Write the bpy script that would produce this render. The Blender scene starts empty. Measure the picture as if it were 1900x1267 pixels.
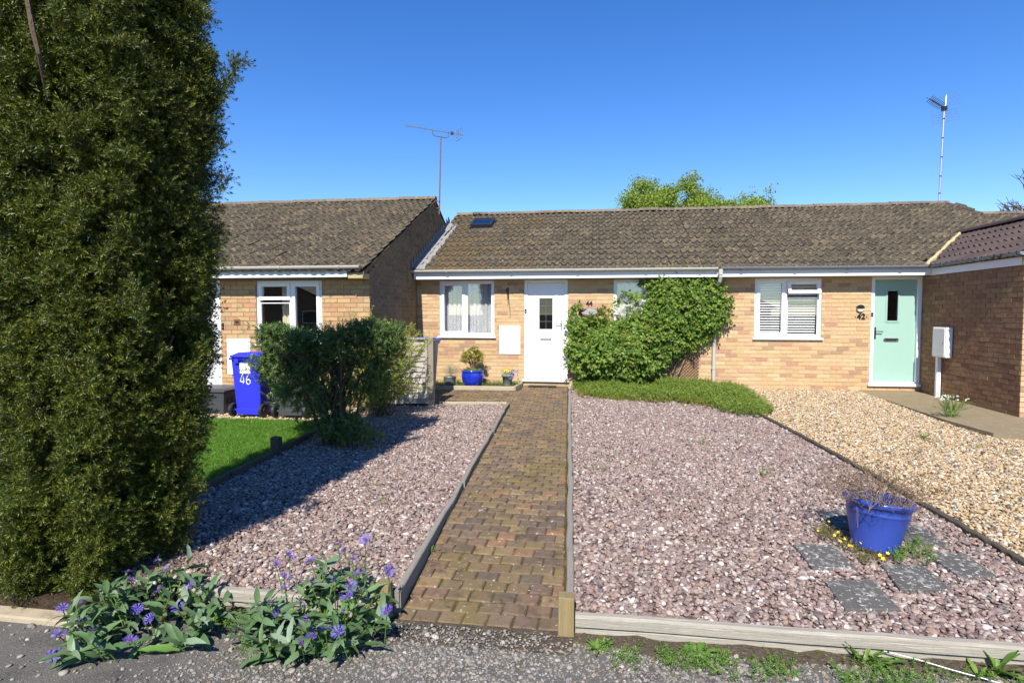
import bpy, math, random
import numpy as np
from mathutils import Vector, Matrix, Euler
random.seed(7); rng = np.random.default_rng(11)
R = math.radians
SC = bpy.context.scene
COL = SC.collection

# ------------------------------------------------------------------ camera
CZ, FPX = 1.43, 1073.3                     # eye height above the door sills, focal length in photo pixels
PITCH, YAW = R(2.724), R(7.936)
cd = bpy.data.cameras.new('camera'); cam = bpy.data.objects.new('camera', cd); COL.objects.link(cam)
cd.sensor_width = 36; cd.lens = 36 * FPX / 1900; cd.clip_start = .05; cd.clip_end = 3000
cam.location = (0, 0, CZ); cam.rotation_euler = (R(90) - PITCH, 0, YAW)
SC.camera = cam
# ------------------------------------------------------------------ sky and sun
SUN_EL, SUN_AZ = R(44.5), R(3.3)             # light travels towards +y, 3 degrees to the right
w = bpy.data.worlds.new('World'); SC.world = w; w.use_nodes = True
wt = w.node_tree; wt.nodes.clear()
sky = wt.nodes.new('ShaderNodeTexSky'); sky.sky_type = 'NISHITA'; sky.sun_disc = False
sky.sun_elevation = SUN_EL; sky.sun_rotation = R(180) + SUN_AZ
sky.air_density = 1.0; sky.dust_density = .0; sky.ozone_density = 4.0; sky.altitude = 200
bg = wt.nodes.new('ShaderNodeBackground'); bg.inputs[1].default_value = .12
wo = wt.nodes.new('ShaderNodeOutputWorld')
hsv = wt.nodes.new('ShaderNodeHueSaturation'); hsv.inputs['Saturation'].default_value = 1.28; hsv.inputs['Hue'].default_value = .512
wt.links.new(sky.outputs[0], hsv.inputs['Color']); wt.links.new(hsv.outputs[0], bg.inputs[0]); wt.links.new(bg.outputs[0], wo.inputs[0])
sl = bpy.data.lights.new('sun', 'SUN'); sl.energy = 4.9; sl.angle = R(.53); sl.color = (1, .94, .85)
sun = bpy.data.objects.new('sun', sl); COL.objects.link(sun)
sd = Vector((math.sin(SUN_AZ) * math.cos(SUN_EL), math.cos(SUN_AZ) * math.cos(SUN_EL), -math.sin(SUN_EL)))
sun.rotation_euler = sd.to_track_quat('-Z', 'Y').to_euler(); sun.location = (0, -5, 12)
vs = SC.view_settings; vs.view_transform = 'Standard'; vs.look = 'None'; vs.gamma = 1; vs.exposure = .72; vs.use_curve_mapping = False
SC.render.engine = 'CYCLES'
SC.cycles.max_bounces = 8; SC.cycles.transparent_max_bounces = 12

# ------------------------------------------------------------------ pixels to places
fw = np.array([-math.sin(YAW) * math.cos(PITCH), math.cos(YAW) * math.cos(PITCH), -math.sin(PITCH)])
rt = np.array([math.cos(YAW), math.sin(YAW), 0]); up = np.cross(rt, fw); CAM = np.array([0, 0, CZ])
SLOPE, YH = .029, 11.6
def gz(y): return SLOPE * (min(y, YH) - YH)                 # garden surface, rising to the houses
def pz(y): return gz(y) - .022 - .07 * max(0., (4.7 - y) / 1.5)   # the brick path, dipping to the road at its near end
ROADZ = -.37
def ray(x, y): return fw + rt * (x - 950) / FPX - up * (y - 633.5) / FPX
def gnd(x, y, dz=0):
    d = ray(x, y); t = (-SLOPE * YH + dz - CZ) / (d[2] - SLOPE * d[1]); return CAM + t * d
def onz(x, y, z): d = ray(x, y); return CAM + d * (z - CZ) / d[2]
def atY(x, y, Y): d = ray(x, y); return CAM + d * Y / d[1]
def atX(x, y, X): d = ray(x, y); return CAM + d * X / d[0]
def proj(P):
    q = np.atleast_2d(P) - CAM; z = q @ fw; return 950 + FPX * (q @ rt) / z, 633.5 - FPX * (q @ up) / z, z

# ------------------------------------------------------------------ material helpers
class G:
    def __init__(s, name):
        s.m = bpy.data.materials.new(name); s.m.use_nodes = True; s.t = s.m.node_tree; s.t.nodes.clear()
        s.out = s.t.nodes.new('ShaderNodeOutputMaterial')
    def n(s, typ, ins=None, **kw):
        nd = s.t.nodes.new('ShaderNode' + typ)
        for k, v in kw.items(): setattr(nd, k, v)
        for k, v in (ins or {}).items():
            sk = nd.inputs[k]
            if isinstance(v, bpy.types.NodeSocket): s.t.links.new(v, sk)
            else: sk.default_value = v
        return nd
    def math(s, op, a, b=0., clamp=False):
        return s.n('Math', {0: a, 1: b}, operation=op, use_clamp=clamp).outputs[0]
    def ramp(s, fac, stops, interp='LINEAR'):
        nd = s.n('ValToRGB', {0: fac}); cr = nd.color_ramp; cr.interpolation = interp
        while len(cr.elements) < len(stops): cr.elements.new(.5)
        for e, (p, c) in zip(cr.elements, stops): e.position = p; e.color = (*c, 1)
        return nd.outputs[0]
    def mix(s, fac, a, b, blend='MIX'):
        nd = s.n('Mix', data_type='RGBA', blend_type=blend)
        for i, v in ((0, fac), (6, a), (7, b)):
            if isinstance(v, bpy.types.NodeSocket): s.t.links.new(v, nd.inputs[i])
            else: nd.inputs[i].default_value = v if i == 0 else (*v, 1)
        return nd.outputs[2]
    def pos(s, sc=(1, 1, 1)):
        p = s.n('NewGeometry').outputs['Position']
        return s.n('Mapping', {0: p, 3: sc}).outputs[0]
    def noise(s, vec, scale, detail=4, rough=.6, dist=0.):
        return s.n('TexNoise', {'Vector': vec, 'Scale': scale, 'Detail': detail, 'Roughness': rough, 'Distortion': dist}).outputs[0]
    def piece(s):
        a = s.n('ObjectInfo').outputs['Random']; b = s.n('NewGeometry').outputs['Random Per Island']
        return s.math('FRACT', s.math('ADD', a, b))
    def step(s, v, lo, hi):
        return s.n('MapRange', {0: v, 1: lo, 2: hi, 3: 0., 4: 1.}).outputs[0]
    def finish(s, sh):
        s.t.links.new(sh, s.out.inputs[0]); return s.m

def pm(name, cols, rough=.8, nscale=8, namt=.25, stretch=(1, 1, 1), spots=(), bump=None, spec=.35, coat=0., metal=0., interp='LINEAR', sheen=0.):
    """stone, wood, plastic, metal: a palette picked per piece, mottled by noise, with spots of lichen or dirt"""
    g = G(name); P = g.pos(stretch)
    c = g.ramp(g.piece(), cols, interp) if len(cols) > 1 else g.n('RGB').outputs[0]
    if len(cols) == 1: c.node.outputs[0].default_value = (*cols[0][1], 1)
    if namt:
        nz = g.noise(P, nscale, 6); f = g.math('MULTIPLY_ADD', nz, 2 * namt); f.node.inputs[2].default_value = 1 - namt
        c = g.mix(1., c, g.n('CombineColor', {0: f, 1: f, 2: f}).outputs[0], 'MULTIPLY')
    for (sc, scale, lo, hi) in spots:
        c = g.mix(g.step(g.noise(P, scale, 5, .65, .3), lo, hi), c, sc)
    ins = {'Base Color': c, 'Roughness': rough, 'Specular IOR Level': spec, 'Metallic': metal, 'Coat Weight': coat}
    if bump:
        h = g.noise(P, bump[0], 6, .65)
        ins['Normal'] = g.n('Bump', {'Height': h, 'Strength': bump[1], 'Distance': bump[2] if len(bump) > 2 else .01}).outputs[0]
    return g.finish(g.n('BsdfPrincipled', ins).outputs[0])

def leafm(name, cols, trans=.3, rough=.45, spec=.4, namt=.25):
    g = G(name); c = g.ramp(g.piece(), cols)
    nz = g.noise(g.pos(), 5, 3); f = g.math('MULTIPLY_ADD', nz, 2 * namt); f.node.inputs[2].default_value = 1 - namt
    c = g.mix(1., c, g.n('CombineColor', {0: f, 1: f, 2: f}).outputs[0], 'MULTIPLY')
    a = g.n('BsdfPrincipled', {'Base Color': c, 'Roughness': rough, 'Specular IOR Level': spec}).outputs[0]
    tc = g.mix(1., c, (1.5, 1.5, .5), 'MULTIPLY')
    b = g.n('BsdfTranslucent', {'Color': tc}).outputs[0]
    return g.finish(g.n('MixShader', {0: trans, 1: a, 2: b}).outputs[0])

def glassm(name, ior=1.9, tint=(1, 1, 1), rough=0.):
    g = G(name); r0 = ((ior - 1) / (ior + 1)) ** 2; fc_ = g.n('LayerWeight', {'Blend': .5}).outputs['Facing']
    fr = g.math('MULTIPLY_ADD', g.math('POWER', fc_, 5.), 1 - r0); fr.node.inputs[2].default_value = r0
    a = g.n('BsdfTransparent', {'Color': (*tint, 1)}).outputs[0]
    b = g.n('BsdfGlossy', {'Roughness': rough, 'Color': (1, 1, 1, 1)}).outputs[0]
    return g.finish(g.n('MixShader', {0: fr, 1: a, 2: b}).outputs[0])

def lacem(name):
    """net curtain: white thread with a leafy pattern of holes"""
    g = G(name); P = g.pos()
    v = g.n('TexWave', {'Vector': g.pos((1, 1, .35)), 'Scale': 9, 'Distortion': 9, 'Detail': 2, 'Detail Scale': 2.2}).outputs[1]
    n2 = g.noise(g.pos((1, 1, .6)), 70, 2)
    f = g.math('ADD', g.math('MULTIPLY', v, .3), g.step(n2, .45, .6), True)
    a = g.n('MixShader', {0: .35, 1: g.n('BsdfDiffuse', {'Color': (.82, .84, .88, 1)}).outputs[0], 2: g.n('BsdfTranslucent', {'Color': (.8, .82, .86, 1)}).outputs[0]}).outputs[0]
    b = g.n('BsdfTransparent').outputs[0]
    fac = g.math('MULTIPLY_ADD', f, .5); fac.node.inputs[2].default_value = .62
    return g.finish(g.n('MixShader', {0: fac, 1: b, 2: a}).outputs[0])

LICH = (.42, .37, .27)
MT = dict(
 brick=pm('buff_brick', [(0, (.45, .305, .155)), (.2, (.50, .35, .185)), (.42, (.47, .32, .17)), (.62, (.53, .39, .225)), (.76, (.46, .285, .17)), (.88, (.41, .225, .145)), (.95, (.33, .215, .135)), (1, (.40, .265, .155))], .9, 22, .2, spots=[((.36, .24, .13), 60, .6, .72), ((.60, .48, .30), 9, .66, .8)], bump=(180, .5, .004), spec=.15),
 brick46=pm('tan_brick', [(0, (.43, .27, .13)), (.3, (.47, .31, .15)), (.6, (.42, .29, .15)), (.8, (.44, .23, .13)), (1, (.37, .23, .12))], .92, 18, .25, spots=[((.24, .19, .11), 6, .56, .75)], bump=(160, .6, .004), spec=.12),
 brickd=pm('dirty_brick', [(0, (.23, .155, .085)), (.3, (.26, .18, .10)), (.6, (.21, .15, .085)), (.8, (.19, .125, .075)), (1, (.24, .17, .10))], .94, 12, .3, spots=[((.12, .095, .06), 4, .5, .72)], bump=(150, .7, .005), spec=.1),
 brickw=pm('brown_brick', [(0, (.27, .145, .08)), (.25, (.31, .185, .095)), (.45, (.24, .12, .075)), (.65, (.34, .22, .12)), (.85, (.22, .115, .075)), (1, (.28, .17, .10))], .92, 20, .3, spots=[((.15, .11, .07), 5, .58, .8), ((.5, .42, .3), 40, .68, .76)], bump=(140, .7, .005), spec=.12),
 mortar=pm('mortar', [(0, (.44, .34, .21))], .95, 30, .2, bump=(200, .5, .004), spec=.1),
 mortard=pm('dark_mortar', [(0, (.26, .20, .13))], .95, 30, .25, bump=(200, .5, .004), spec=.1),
 tile=pm('roof_tile', [(0, (.080, .068, .051)), (.25, (.100, .084, .060)), (.5, (.066, .057, .044)), (.75, (.116, .096, .067)), (.9, (.086, .072, .052)), (1, (.145, .118, .076))], .95, 16, .5, spots=[((.24, .185, .10), 9, .54, .66), ((.33, .275, .18), 20, .60, .68), ((.045, .038, .030), 10, .57, .67), ((.46, .42, .35), 28, .67, .71)], bump=(90, .8, .008), spec=.1),
 tilemoss=pm('mossy_roof_tile', [(0, (.12, .088, .05)), (.4, (.14, .10, .055)), (.7, (.10, .08, .055)), (1, (.11, .085, .055))], .95, 9, .4, spots=[((.25, .17, .06), 14, .56, .68), ((.34, .28, .18), 26, .64, .72), ((.075, .06, .03), 10, .58, .7)], bump=(70, .9, .012), spec=.1),
 tiledark=pm('brown_roof_tile', [(0, (.072, .052, .047)), (.5, (.088, .064, .057)), (1, (.062, .046, .042))], .8, 9, .2, spots=[((.26, .21, .18), 30, .68, .78)], bump=(120, .4, .006), spec=.2),
 ridge=pm('ridge_tile', [(0, (.15, .125, .092)), (.5, (.19, .155, .11)), (1, (.12, .10, .078))], .95, 14, .45, spots=[((.36, .32, .24), 20, .58, .68), ((.06, .05, .04), 12, .56, .7)], bump=(80, .8, .01), spec=.1),
 vmortar=pm('yellow_mortar', [(0, (.5, .41, .22))], .95, 20, .35, bump=(60, 1., .02), spec=.1),
 upvc=pm('white_plastic', [(0, (.80, .80, .80))], .32, 3, .03, spec=.5),
 upvcold=pm('weathered_white_plastic', [(0, (.74, .74, .72))], .45, 4, .06, stretch=(1, 1, 3), spots=[((.5, .49, .44), 3, .68, .9)], spec=.4),
 gutcream=pm('cream_gutter', [(0, (.52, .50, .44))], .5, 6, .15, stretch=(1, 3, 3), spots=[((.3, .29, .25), 7, .6, .8)], spec=.4),
 gutgrey=pm('grey_gutter', [(0, (.17, .19, .22))], .4, 6, .1, spec=.5),
 pipe=pm('grey_beige_pipe', [(0, (.44, .42, .36))], .45, 5, .12, spots=[((.3, .28, .22), 9, .64, .8)], spec=.4),
 mint=pm('mint_door', [(0, (.29, .455, .385))], .42, 14, .05, stretch=(6, 6, .4), bump=(60, .12, .002), spec=.45),
 chrome=pm('brushed_metal', [(0, (.55, .55, .55))], .25, 3, .05, metal=1.),
 blackp=pm('black_plastic', [(0, (.018, .018, .02))], .45, 5, .1, spec=.45),
 black=pm('black_paint', [(0, (.012, .012, .013))], .4, 5, .1, spec=.45),
 darkgrey=pm('dark_grey_plastic', [(0, (.05, .052, .056))], .5, 5, .15, spots=[((.11, .11, .11), 20, .62, .8)], spec=.4),
 greyplastic=pm('grey_plastic', [(0, (.20, .20, .195))], .5, 5, .15, spec=.4),
 blueplastic=pm('blue_bin_plastic', [(0, (.028, .034, .56))], .42, 5, .08, spots=[((.05, .06, .5), 14, .62, .85)], spec=.4),
 blueglaze=pm('blue_glaze', [(0, (.010, .030, .40))], .14, 22, .25, stretch=(1, 1, .3), spec=.5, coat=.3),
 blueglazed=pm('matt_blue_glaze', [(0, (.026, .055, .27))], .3, 9, .2, stretch=(1, 1, .5), spots=[((.10, .14, .42), 30, .66, .8)], spec=.45, coat=.12),
 soil=pm('soil', [(0, (.07, .05, .033))], .95, 20, .5, spots=[((.14, .11, .07), 40, .6, .7)], bump=(50, 1., .03), spec=.1),
 verge=pm('gritty_soil', [(0, (.12, .095, .066))], .95, 30, .5, spots=[((.22, .19, .15), 60, .56, .64), ((.06, .045, .03), 14, .55, .7), ((.14, .13, .03), 8, .6, .7)], bump=(90, 1., .03), spec=.1),
 bark=pm('bark', [(0, (.115, .085, .058))], .9, 12, .4, stretch=(1, 1, .25), bump=(40, 1., .02), spec=.15),
 twig=pm('pale_twig', [(0, (.24, .17, .10)), (1, (.15, .105, .07))], .85, 10, .3, spec=.2),
 deadtwig=pm('dry_twig', [(0, (.27, .20, .13)), (.6, (.20, .135, .085)), (1, (.34, .27, .19))], .9, 10, .3, spec=.15),
 slabc=pm('concrete_slab', [(0, (.085, .082, .075)), (1, (.105, .10, .09))], .92, 9, .25, spots=[((.46, .44, .40), 34, .575, .61), ((.30, .29, .26), 12, .55, .66), ((.045, .042, .037), 6, .6, .8)], bump=(120, .7, .006), spec=.15),
 slab42=pm('worn_concrete', [(0, (.23, .185, .115))], .93, 5, .22, spots=[((.36, .32, .235), 18, .6, .72), ((.17, .145, .09), 4, .56, .76), ((.14, .15, .05), 9, .7, .8)], bump=(90, .6, .006), spec=.12),
 kerb=pm('concrete_edging', [(0, (.38, .32, .22))], .93, 8, .2, spots=[((.22, .18, .12), 6, .56, .75)], bump=(80, .5, .006), spec=.12),
 paver=pm('block_paver', [(0, (.145, .102, .075)), (.16, (.18, .125, .083)), (.3, (.24, .17, .085)), (.45, (.135, .096, .075)), (.58, (.20, .14, .077)), (.7, (.11, .088, .075)), (.84, (.25, .145, .083)), (.9, (.175, .13, .075)), (1, (.16, .122, .07))], .93, 26, .4, spots=[((.165, .125, .045), 2.2, .48, .72), ((.085, .068, .045), 5, .52, .7), ((.42, .40, .34), 26, .645, .68), ((.06, .048, .034), 18, .58, .72), ((.20, .15, .035), 40, .66, .72)], bump=(150, .9, .006), spec=.13),
 joint=pm('mossy_joint', [(0, (.085, .065, .03))], .95, 30, .5, spots=[((.18, .14, .035), 12, .52, .66), ((.10, .035, .02), 9, .64, .72), ((.08, .11, .02), 16, .64, .72)], bump=(90, 1., .012), spec=.1),
 road=pm('worn_asphalt', [(0, (.155, .145, .128))], .93, 1.6, .3, spots=[((.095, .09, .082), 2.2, .52, .66), ((.28, .26, .225), 90, .58, .66), ((.06, .056, .05), 130, .58, .7), ((.12, .095, .055), 3.5, .6, .72)], bump=(150, 1., .012), spec=.15),
 ground=pm('rough_ground', [(0, (.075, .085, .035))], .95, 2, .4, bump=(30, 1., .03), spec=.1),
 bedp=pm('purple_gravel_bed', [(0, (.17, .12, .105))], .95, 50, .5, bump=(60, 1., .02), spec=.1),
 bedg=pm('golden_gravel_bed', [(0, (.30, .22, .12))], .95, 60, .5, bump=(70, 1., .02), spec=.1),
 lawn=pm('lawn_soil', [(0, (.06, .10, .018))], .95, 30, .4, bump=(60, 1., .02), spec=.1),
 pebp=pm('purple_pebble', [(0, (0.171, 0.113, 0.099)), (0.14, (0.261, 0.18, 0.153)), (0.26, (0.095, 0.068, 0.065)), (0.4, (0.333, 0.252, 0.207)), (0.52, (0.18, 0.135, 0.122)), (0.64, (0.27, 0.18, 0.135)), (0.76, (0.396, 0.324, 0.27)), (0.86, (0.108, 0.09, 0.09)), (0.95, (0.432, 0.378, 0.333)), (1, (0.54, 0.495, 0.45))], .75, 40, .18, bump=(90, .3, .004), spec=.3),
 pebg=pm('golden_pebble', [(0, (.40, .27, .12)), (.16, (.47, .35, .19)), (.3, (.29, .19, .09)), (.42, (.54, .44, .29)), (.55, (.43, .25, .09)), (.64, (.11, .095, .08)), (.72, (.13, .11, .09)), (.8, (.38, .30, .20)), (.9, (.62, .56, .46)), (1, (.20, .17, .14))], .72, 40, .15, spec=.3),
 pebb=pm('beige_pebble', [(0, (.50, .38, .24)), (.5, (.58, .47, .32)), (1, (.40, .31, .20))], .8, 40, .15, spec=.2),
 pebr=pm('grey_chipping', [(0, (.15, .142, .13)), (.25, (.24, .226, .20)), (.45, (.10, .094, .086)), (.65, (.20, .18, .15)), (.8, (.31, .29, .25)), (.9, (.18, .115, .07)), (1, (.40, .375, .335))], .85, 40, .2, spec=.2),
 wx=pm('weathered_timber_x', [(0, (.36, .33, .265)), (1, (.30, .275, .225))], .88, 14, .3, stretch=(.12, 5, 5), spots=[((.55, .50, .40), 30, .56, .7), ((.13, .10, .06), 26, .64, .72)], bump=(60, .8, .006), spec=.15),
 wy=pm('weathered_timber_y', [(0, (.26, .235, .195)), (1, (.21, .19, .155))], .9, 14, .35, stretch=(5, .12, 5), spots=[((.30, .27, .22), 30, .58, .7), ((.07, .055, .04), 26, .62, .72)], bump=(60, .9, .006), spec=.15),
 wyd=pm('dark_timber_y', [(0, (.085, .072, .055))], .9, 14, .35, stretch=(5, .12, 5), spots=[((.15, .13, .10), 30, .58, .7)], bump=(60, .9, .006), spec=.15),
 wz=pm('weathered_timber_z', [(0, (.27, .205, .095)), (1, (.23, .18, .09))], .88, 14, .35, stretch=(5, 5, .15), spots=[((.38, .31, .18), 30, .58, .7), ((.10, .075, .04), 22, .6, .72), ((.13, .15, .05), 4, .6, .8)], bump=(60, .8, .006), spec=.15),
 wzg=pm('grey_post_timber', [(0, (.25, .215, .15))], .88, 14, .35, stretch=(5, 5, .15), spots=[((.36, .32, .25), 30, .56, .7), ((.12, .10, .065), 22, .6, .72)], bump=(60, .8, .006), spec=.15),
 wfence=pm('grey_lap_board', [(0, (.40, .36, .30)), (.5, (.33, .295, .245)), (1, (.45, .41, .34))], .9, 14, .3, stretch=(.2, 5, 4), spots=[((.22, .19, .15), 24, .6, .72)], bump=(60, .8, .006), spec=.12),
 woodred=pm('stained_wood', [(0, (.16, .085, .05))], .7, 14, .3, spec=.25),
 slate=pm('grey_slate', [(0, (.30, .30, .29))], .6, 30, .25, spots=[((.45, .45, .43), 18, .55, .7)], bump=(80, .6, .004), spec=.35),
 lead=pm('shaded_lead_sheet', [(0, (.085, .095, .115))], .55, 7, .25, spots=[((.16, .17, .19), 9, .55, .75)], bump=(30, .6, .01), spec=.4),  # navy darkness of the step flashing in shade, put into the colour
 leadlit=pm('sunlit_lead_sheet', [(0, (.24, .235, .22))], .75, 12, .4, spots=[((.40, .39, .37), 14, .54, .70), ((.12, .115, .10), 16, .58, .70)], bump=(30, .9, .015), spec=.25),  # lit copy of the lead, sunlit paleness put into the colour
 roofwin=pm('dark_frame', [(0, (.018, .022, .035))], .35, 3, .05, spec=.5),
 alu=pm('aluminium', [(0, (.50, .50, .50))], .4, 5, .1, metal=.9),
 rust=pm('rusty_mast', [(0, (.155, .085, .07))], .7, 14, .3, spots=[((.25, .13, .07), 20, .58, .7)], spec=.3),
 mat=pm('rubber_mat', [(0, (.028, .026, .025))], .9, 40, .3, bump=(120, .9, .006), spec=.1),
 curtain=pm('cream_curtain', [(0, (.66, .60, .42))], .9, 4, .1, spec=.1),
 blind=pm('white_blind', [(0, (.72, .73, .74))], .5, 4, .04, spec=.4),
 room=pm('room_plaster', [(0, (.30, .28, .25))], .95, 3, .1, spec=.1),
 greenpot=pm('grey_green_pot', [(0, (.155, .21, .185))], .6, 10, .15, spec=.3),
 terracotta=pm('terracotta', [(0, (.42, .20, .10))], .85, 12, .2, spec=.15),
 galv=pm('galvanised', [(0, (.36, .37, .38))], .45, 8, .2, metal=.6),
 yew=leafm('yew_needle', [(0, (.016, .032, .004)), (.4, (.034, .058, .006)), (.7, (.095, .13, .011)), (.9, (.21, .235, .018)), (1, (.26, .17, .03))], .12, .42, .45),
 privet=leafm('privet_leaf', [(0, (.06, .11, .025)), (.5, (.10, .16, .035)), (1, (.14, .20, .05))], .22, .4, .5),
 yellowleaf=leafm('young_yellow_leaf', [(0, (.26, .29, .05)), (.5, (.34, .36, .07)), (1, (.20, .25, .05))], .3, .5, .3),
 rose=leafm('rose_leaf', [(0, (.04, .085, .012)), (.3, (.075, .15, .018)), (.65, (.135, .225, .028)), (.92, (.24, .30, .045)), (1, (.22, .16, .04))], .28, .5, .3, .4),
 herb=leafm('herb_leaf', [(0, (.085, .16, .026)), (.4, (.15, .24, .036)), (.8, (.22, .285, .045)), (1, (.33, .31, .07))], .28, .5, .3),
 grass=leafm('grass_blade', [(0, (.075, .19, .018)), (.5, (.105, .245, .024)), (.9, (.15, .28, .035)), (1, (.28, .27, .08))], .3, .45, .35),
 weed=leafm('weed_leaf', [(0, (.08, .17, .03)), (.5, (.125, .235, .04)), (1, (.18, .26, .06))], .25, .45, .35),
 knap=leafm('knapweed_leaf', [(0, (.065, .125, .045)), (.4, (.095, .165, .065)), (.75, (.135, .205, .10)), (.93, (.20, .265, .175)), (1, (.11, .22, .04))], .16, .5, .3),
 petal=leafm('violet_petal', [(0, (.11, .08, .50)), (.6, (.17, .13, .58)), (1, (.27, .21, .64))], .3, .5, .2),
 petalc=leafm('purple_floret', [(0, (.22, .05, .26)), (1, (.30, .08, .34))], .2, .5, .2),
 yellow=leafm('yellow_petal', [(0, (.80, .58, .03)), (1, (.85, .66, .06))], .2, .5, .2),
 whitep=leafm('white_petal', [(0, (.75, .76, .74)), (1, (.82, .82, .80))], .2, .5, .2),
 mauve=leafm('mauve_petal', [(0, (.32, .26, .42)), (1, (.22, .19, .26))], .2, .5, .2),
 grey_leaf=leafm('silver_leaf', [(0, (.24, .27, .20)), (1, (.33, .36, .28))], .2, .6, .2),
 box=leafm('shrub_leaf', [(0, (.22, .22, .04)), (.5, (.30, .27, .06)), (1, (.18, .20, .04))], .25, .4, .4),
 sedum=leafm('sedum_leaf', [(0, (.12, .13, .035)), (.5, (.20, .13, .05)), (1, (.10, .14, .03))], .1, .5, .3),
 dead=leafm('dry_leaf', [(0, (.13, .08, .045)), (.5, (.20, .135, .08)), (1, (.085, .055, .035))], .2, .7, .15),
 tree=leafm('spring_leaf', [(0, (.17, .25, .035)), (.5, (.235, .32, .05)), (1, (.30, .36, .07))], .35, .5, .3),
 moss=leafm('moss', [(0, (.15, .16, .025)), (.5, (.23, .21, .04)), (1, (.12, .16, .03))], .1, .8, .1),
 glass=glassm('window_glass', 1.95), dglass=glassm('dark_glass', 1.7, (.35, .36, .4)), lace=lacem('lace'),
)

# ------------------------------------------------------------------ mesh helpers
class MB:
    def __init__(s): s.v = []; s.f = []
    def add(s, vs_, fs):
        o = len(s.v); s.v += [tuple(p) for p in vs_]; s.f += [tuple(i + o for i in q) for q in fs]; return s
    def hexa(s, p):          # 8 corners: bottom 4 ccw, top 4 ccw
        return s.add(p, [(3, 2, 1, 0), (4, 5, 6, 7), (0, 1, 5, 4), (1, 2, 6, 5), (2, 3, 7, 6), (3, 0, 4, 7)])
    def box(s, x0, x1, y0, y1, z0, z1):
        return s.hexa([(x0, y0, z0), (x1, y0, z0), (x1, y1, z0), (x0, y1, z0), (x0, y0, z1), (x1, y0, z1), (x1, y1, z1), (x0, y1, z1)])
    def bar(s, a, b, w_, h, upv=(0, 0, 1)):
        a = Vector(a); b = Vector(b); d = (b - a).normalized(); u = Vector(upv)
        sx = d.cross(u).normalized() * w_ / 2; sz = sx.cross(d).normalized() * h / 2
        return s.hexa([a - sx - sz, a + sx - sz, b + sx - sz, b - sx - sz, a - sx + sz, a + sx + sz, b + sx + sz, b - sx + sz])
    def tube(s, pts, rad, n=8, caps=True):
        pts = [Vector(p) for p in pts]; m = len(pts)
        rad = rad if hasattr(rad, '__len__') else [rad] * m
        vs_ = []; ref = None
        for i, p in enumerate(pts):
            d = (pts[min(i + 1, m - 1)] - pts[max(i - 1, 0)]).normalized()
            if ref is None: ref = d.orthogonal().normalized()
            ref = (ref - d * ref.dot(d)); ref = ref.normalized() if ref.length > 1e-6 else d.orthogonal().normalized()
            b = d.cross(ref)
            vs_ += [p + (ref * math.cos(2 * math.pi * k / n) + b * math.sin(2 * math.pi * k / n)) * rad[i] for k in range(n)]
        fs = [(i * n + k, i * n + (k + 1) % n, (i + 1) * n + (k + 1) % n, (i + 1) * n + k) for i in range(m - 1) for k in range(n)]
        if caps: fs += [tuple(range(n - 1, -1, -1)), tuple((m - 1) * n + k for k in range(n))]
        return s.add(vs_, fs)
    def lathe(s, prof, c=(0, 0, 0), n=32, tilt=None):
        vs_ = []
        for r_, z in prof:
            for k in range(n):
                p = Vector((r_ * math.cos(2 * math.pi * k / n), r_ * math.sin(2 * math.pi * k / n), z))
                if tilt is not None: p = tilt @ p
                vs_.append(p + Vector(c))
        m = len(prof)
        fs = [(i * n + k, i * n + (k + 1) % n, (i + 1) * n + (k + 1) % n, (i + 1) * n + k) for i in range(m - 1) for k in range(n)]
        fs += [tuple(range(n - 1, -1, -1)), tuple((m - 1) * n + k for k in range(n))]
        return s.add(vs_, fs)
    def prism(s, poly, ztop, zbot):      # poly: list of (x, y); ztop a function or a number
        n = len(poly); zt = ztop if callable(ztop) else (lambda y: ztop)
        a = sum(poly[i][0] * poly[(i + 1) % n][1] - poly[(i + 1) % n][0] * poly[i][1] for i in range(n))
        if a < 0: poly = poly[::-1]
        vs_ = [(x, y, zbot) for x, y in poly] + [(x, y, zt(y)) for x, y in poly]
        return s.add(vs_, [tuple(range(n - 1, -1, -1)), tuple(range(n, 2 * n))] + [(i, (i + 1) % n, n + (i + 1) % n, n + i) for i in range(n)])
    def mesh(s, name, m, smooth=False):
        me = bpy.data.meshes.new(name); me.from_pydata(s.v, [], s.f); me.update()
        me.materials.append(MT[m] if isinstance(m, str) else m)
        if smooth: me.polygons.foreach_set('use_smooth', [True] * len(me.polygons))
        return me
    def build(s, name, m, parent=None, smooth=False, bevel=0, sub=0, angle=None):
        return link(name, s.mesh(name, m, smooth), parent, bevel)

def link(name, me, parent=None, bevel=0, M=None):
    o = bpy.data.objects.new(name, me); COL.objects.link(o)
    if parent is not None:
        o.parent = parent; o.matrix_parent_inverse = Matrix.Translation(-wloc(parent))
    if M is not None: o.matrix_basis = M
    if bevel:
        b = o.modifiers.new('bevel', 'BEVEL'); b.width = bevel; b.segments = 2; b.limit_method = 'ANGLE'
    return o
def wloc(o):          # empties carry only a translation, meshes sit at the origin
    return o.location.copy() if o.parent is None else Vector((0, 0, 0))
def tag(o, label, cat, group=None):
    o['label'] = label; o['category'] = cat
    if group: o['group'] = group
    return o
def thing(name, label, cat, loc=(0, 0, 0), group=None):
    o = bpy.data.objects.new(name, None); COL.objects.link(o); o.location = loc; o.empty_display_size = .1
    return tag(o, label, cat, group)
def struct(o): o['kind'] = 'structure'; return o
def stuff(o): o['kind'] = 'stuff'; return o

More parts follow.
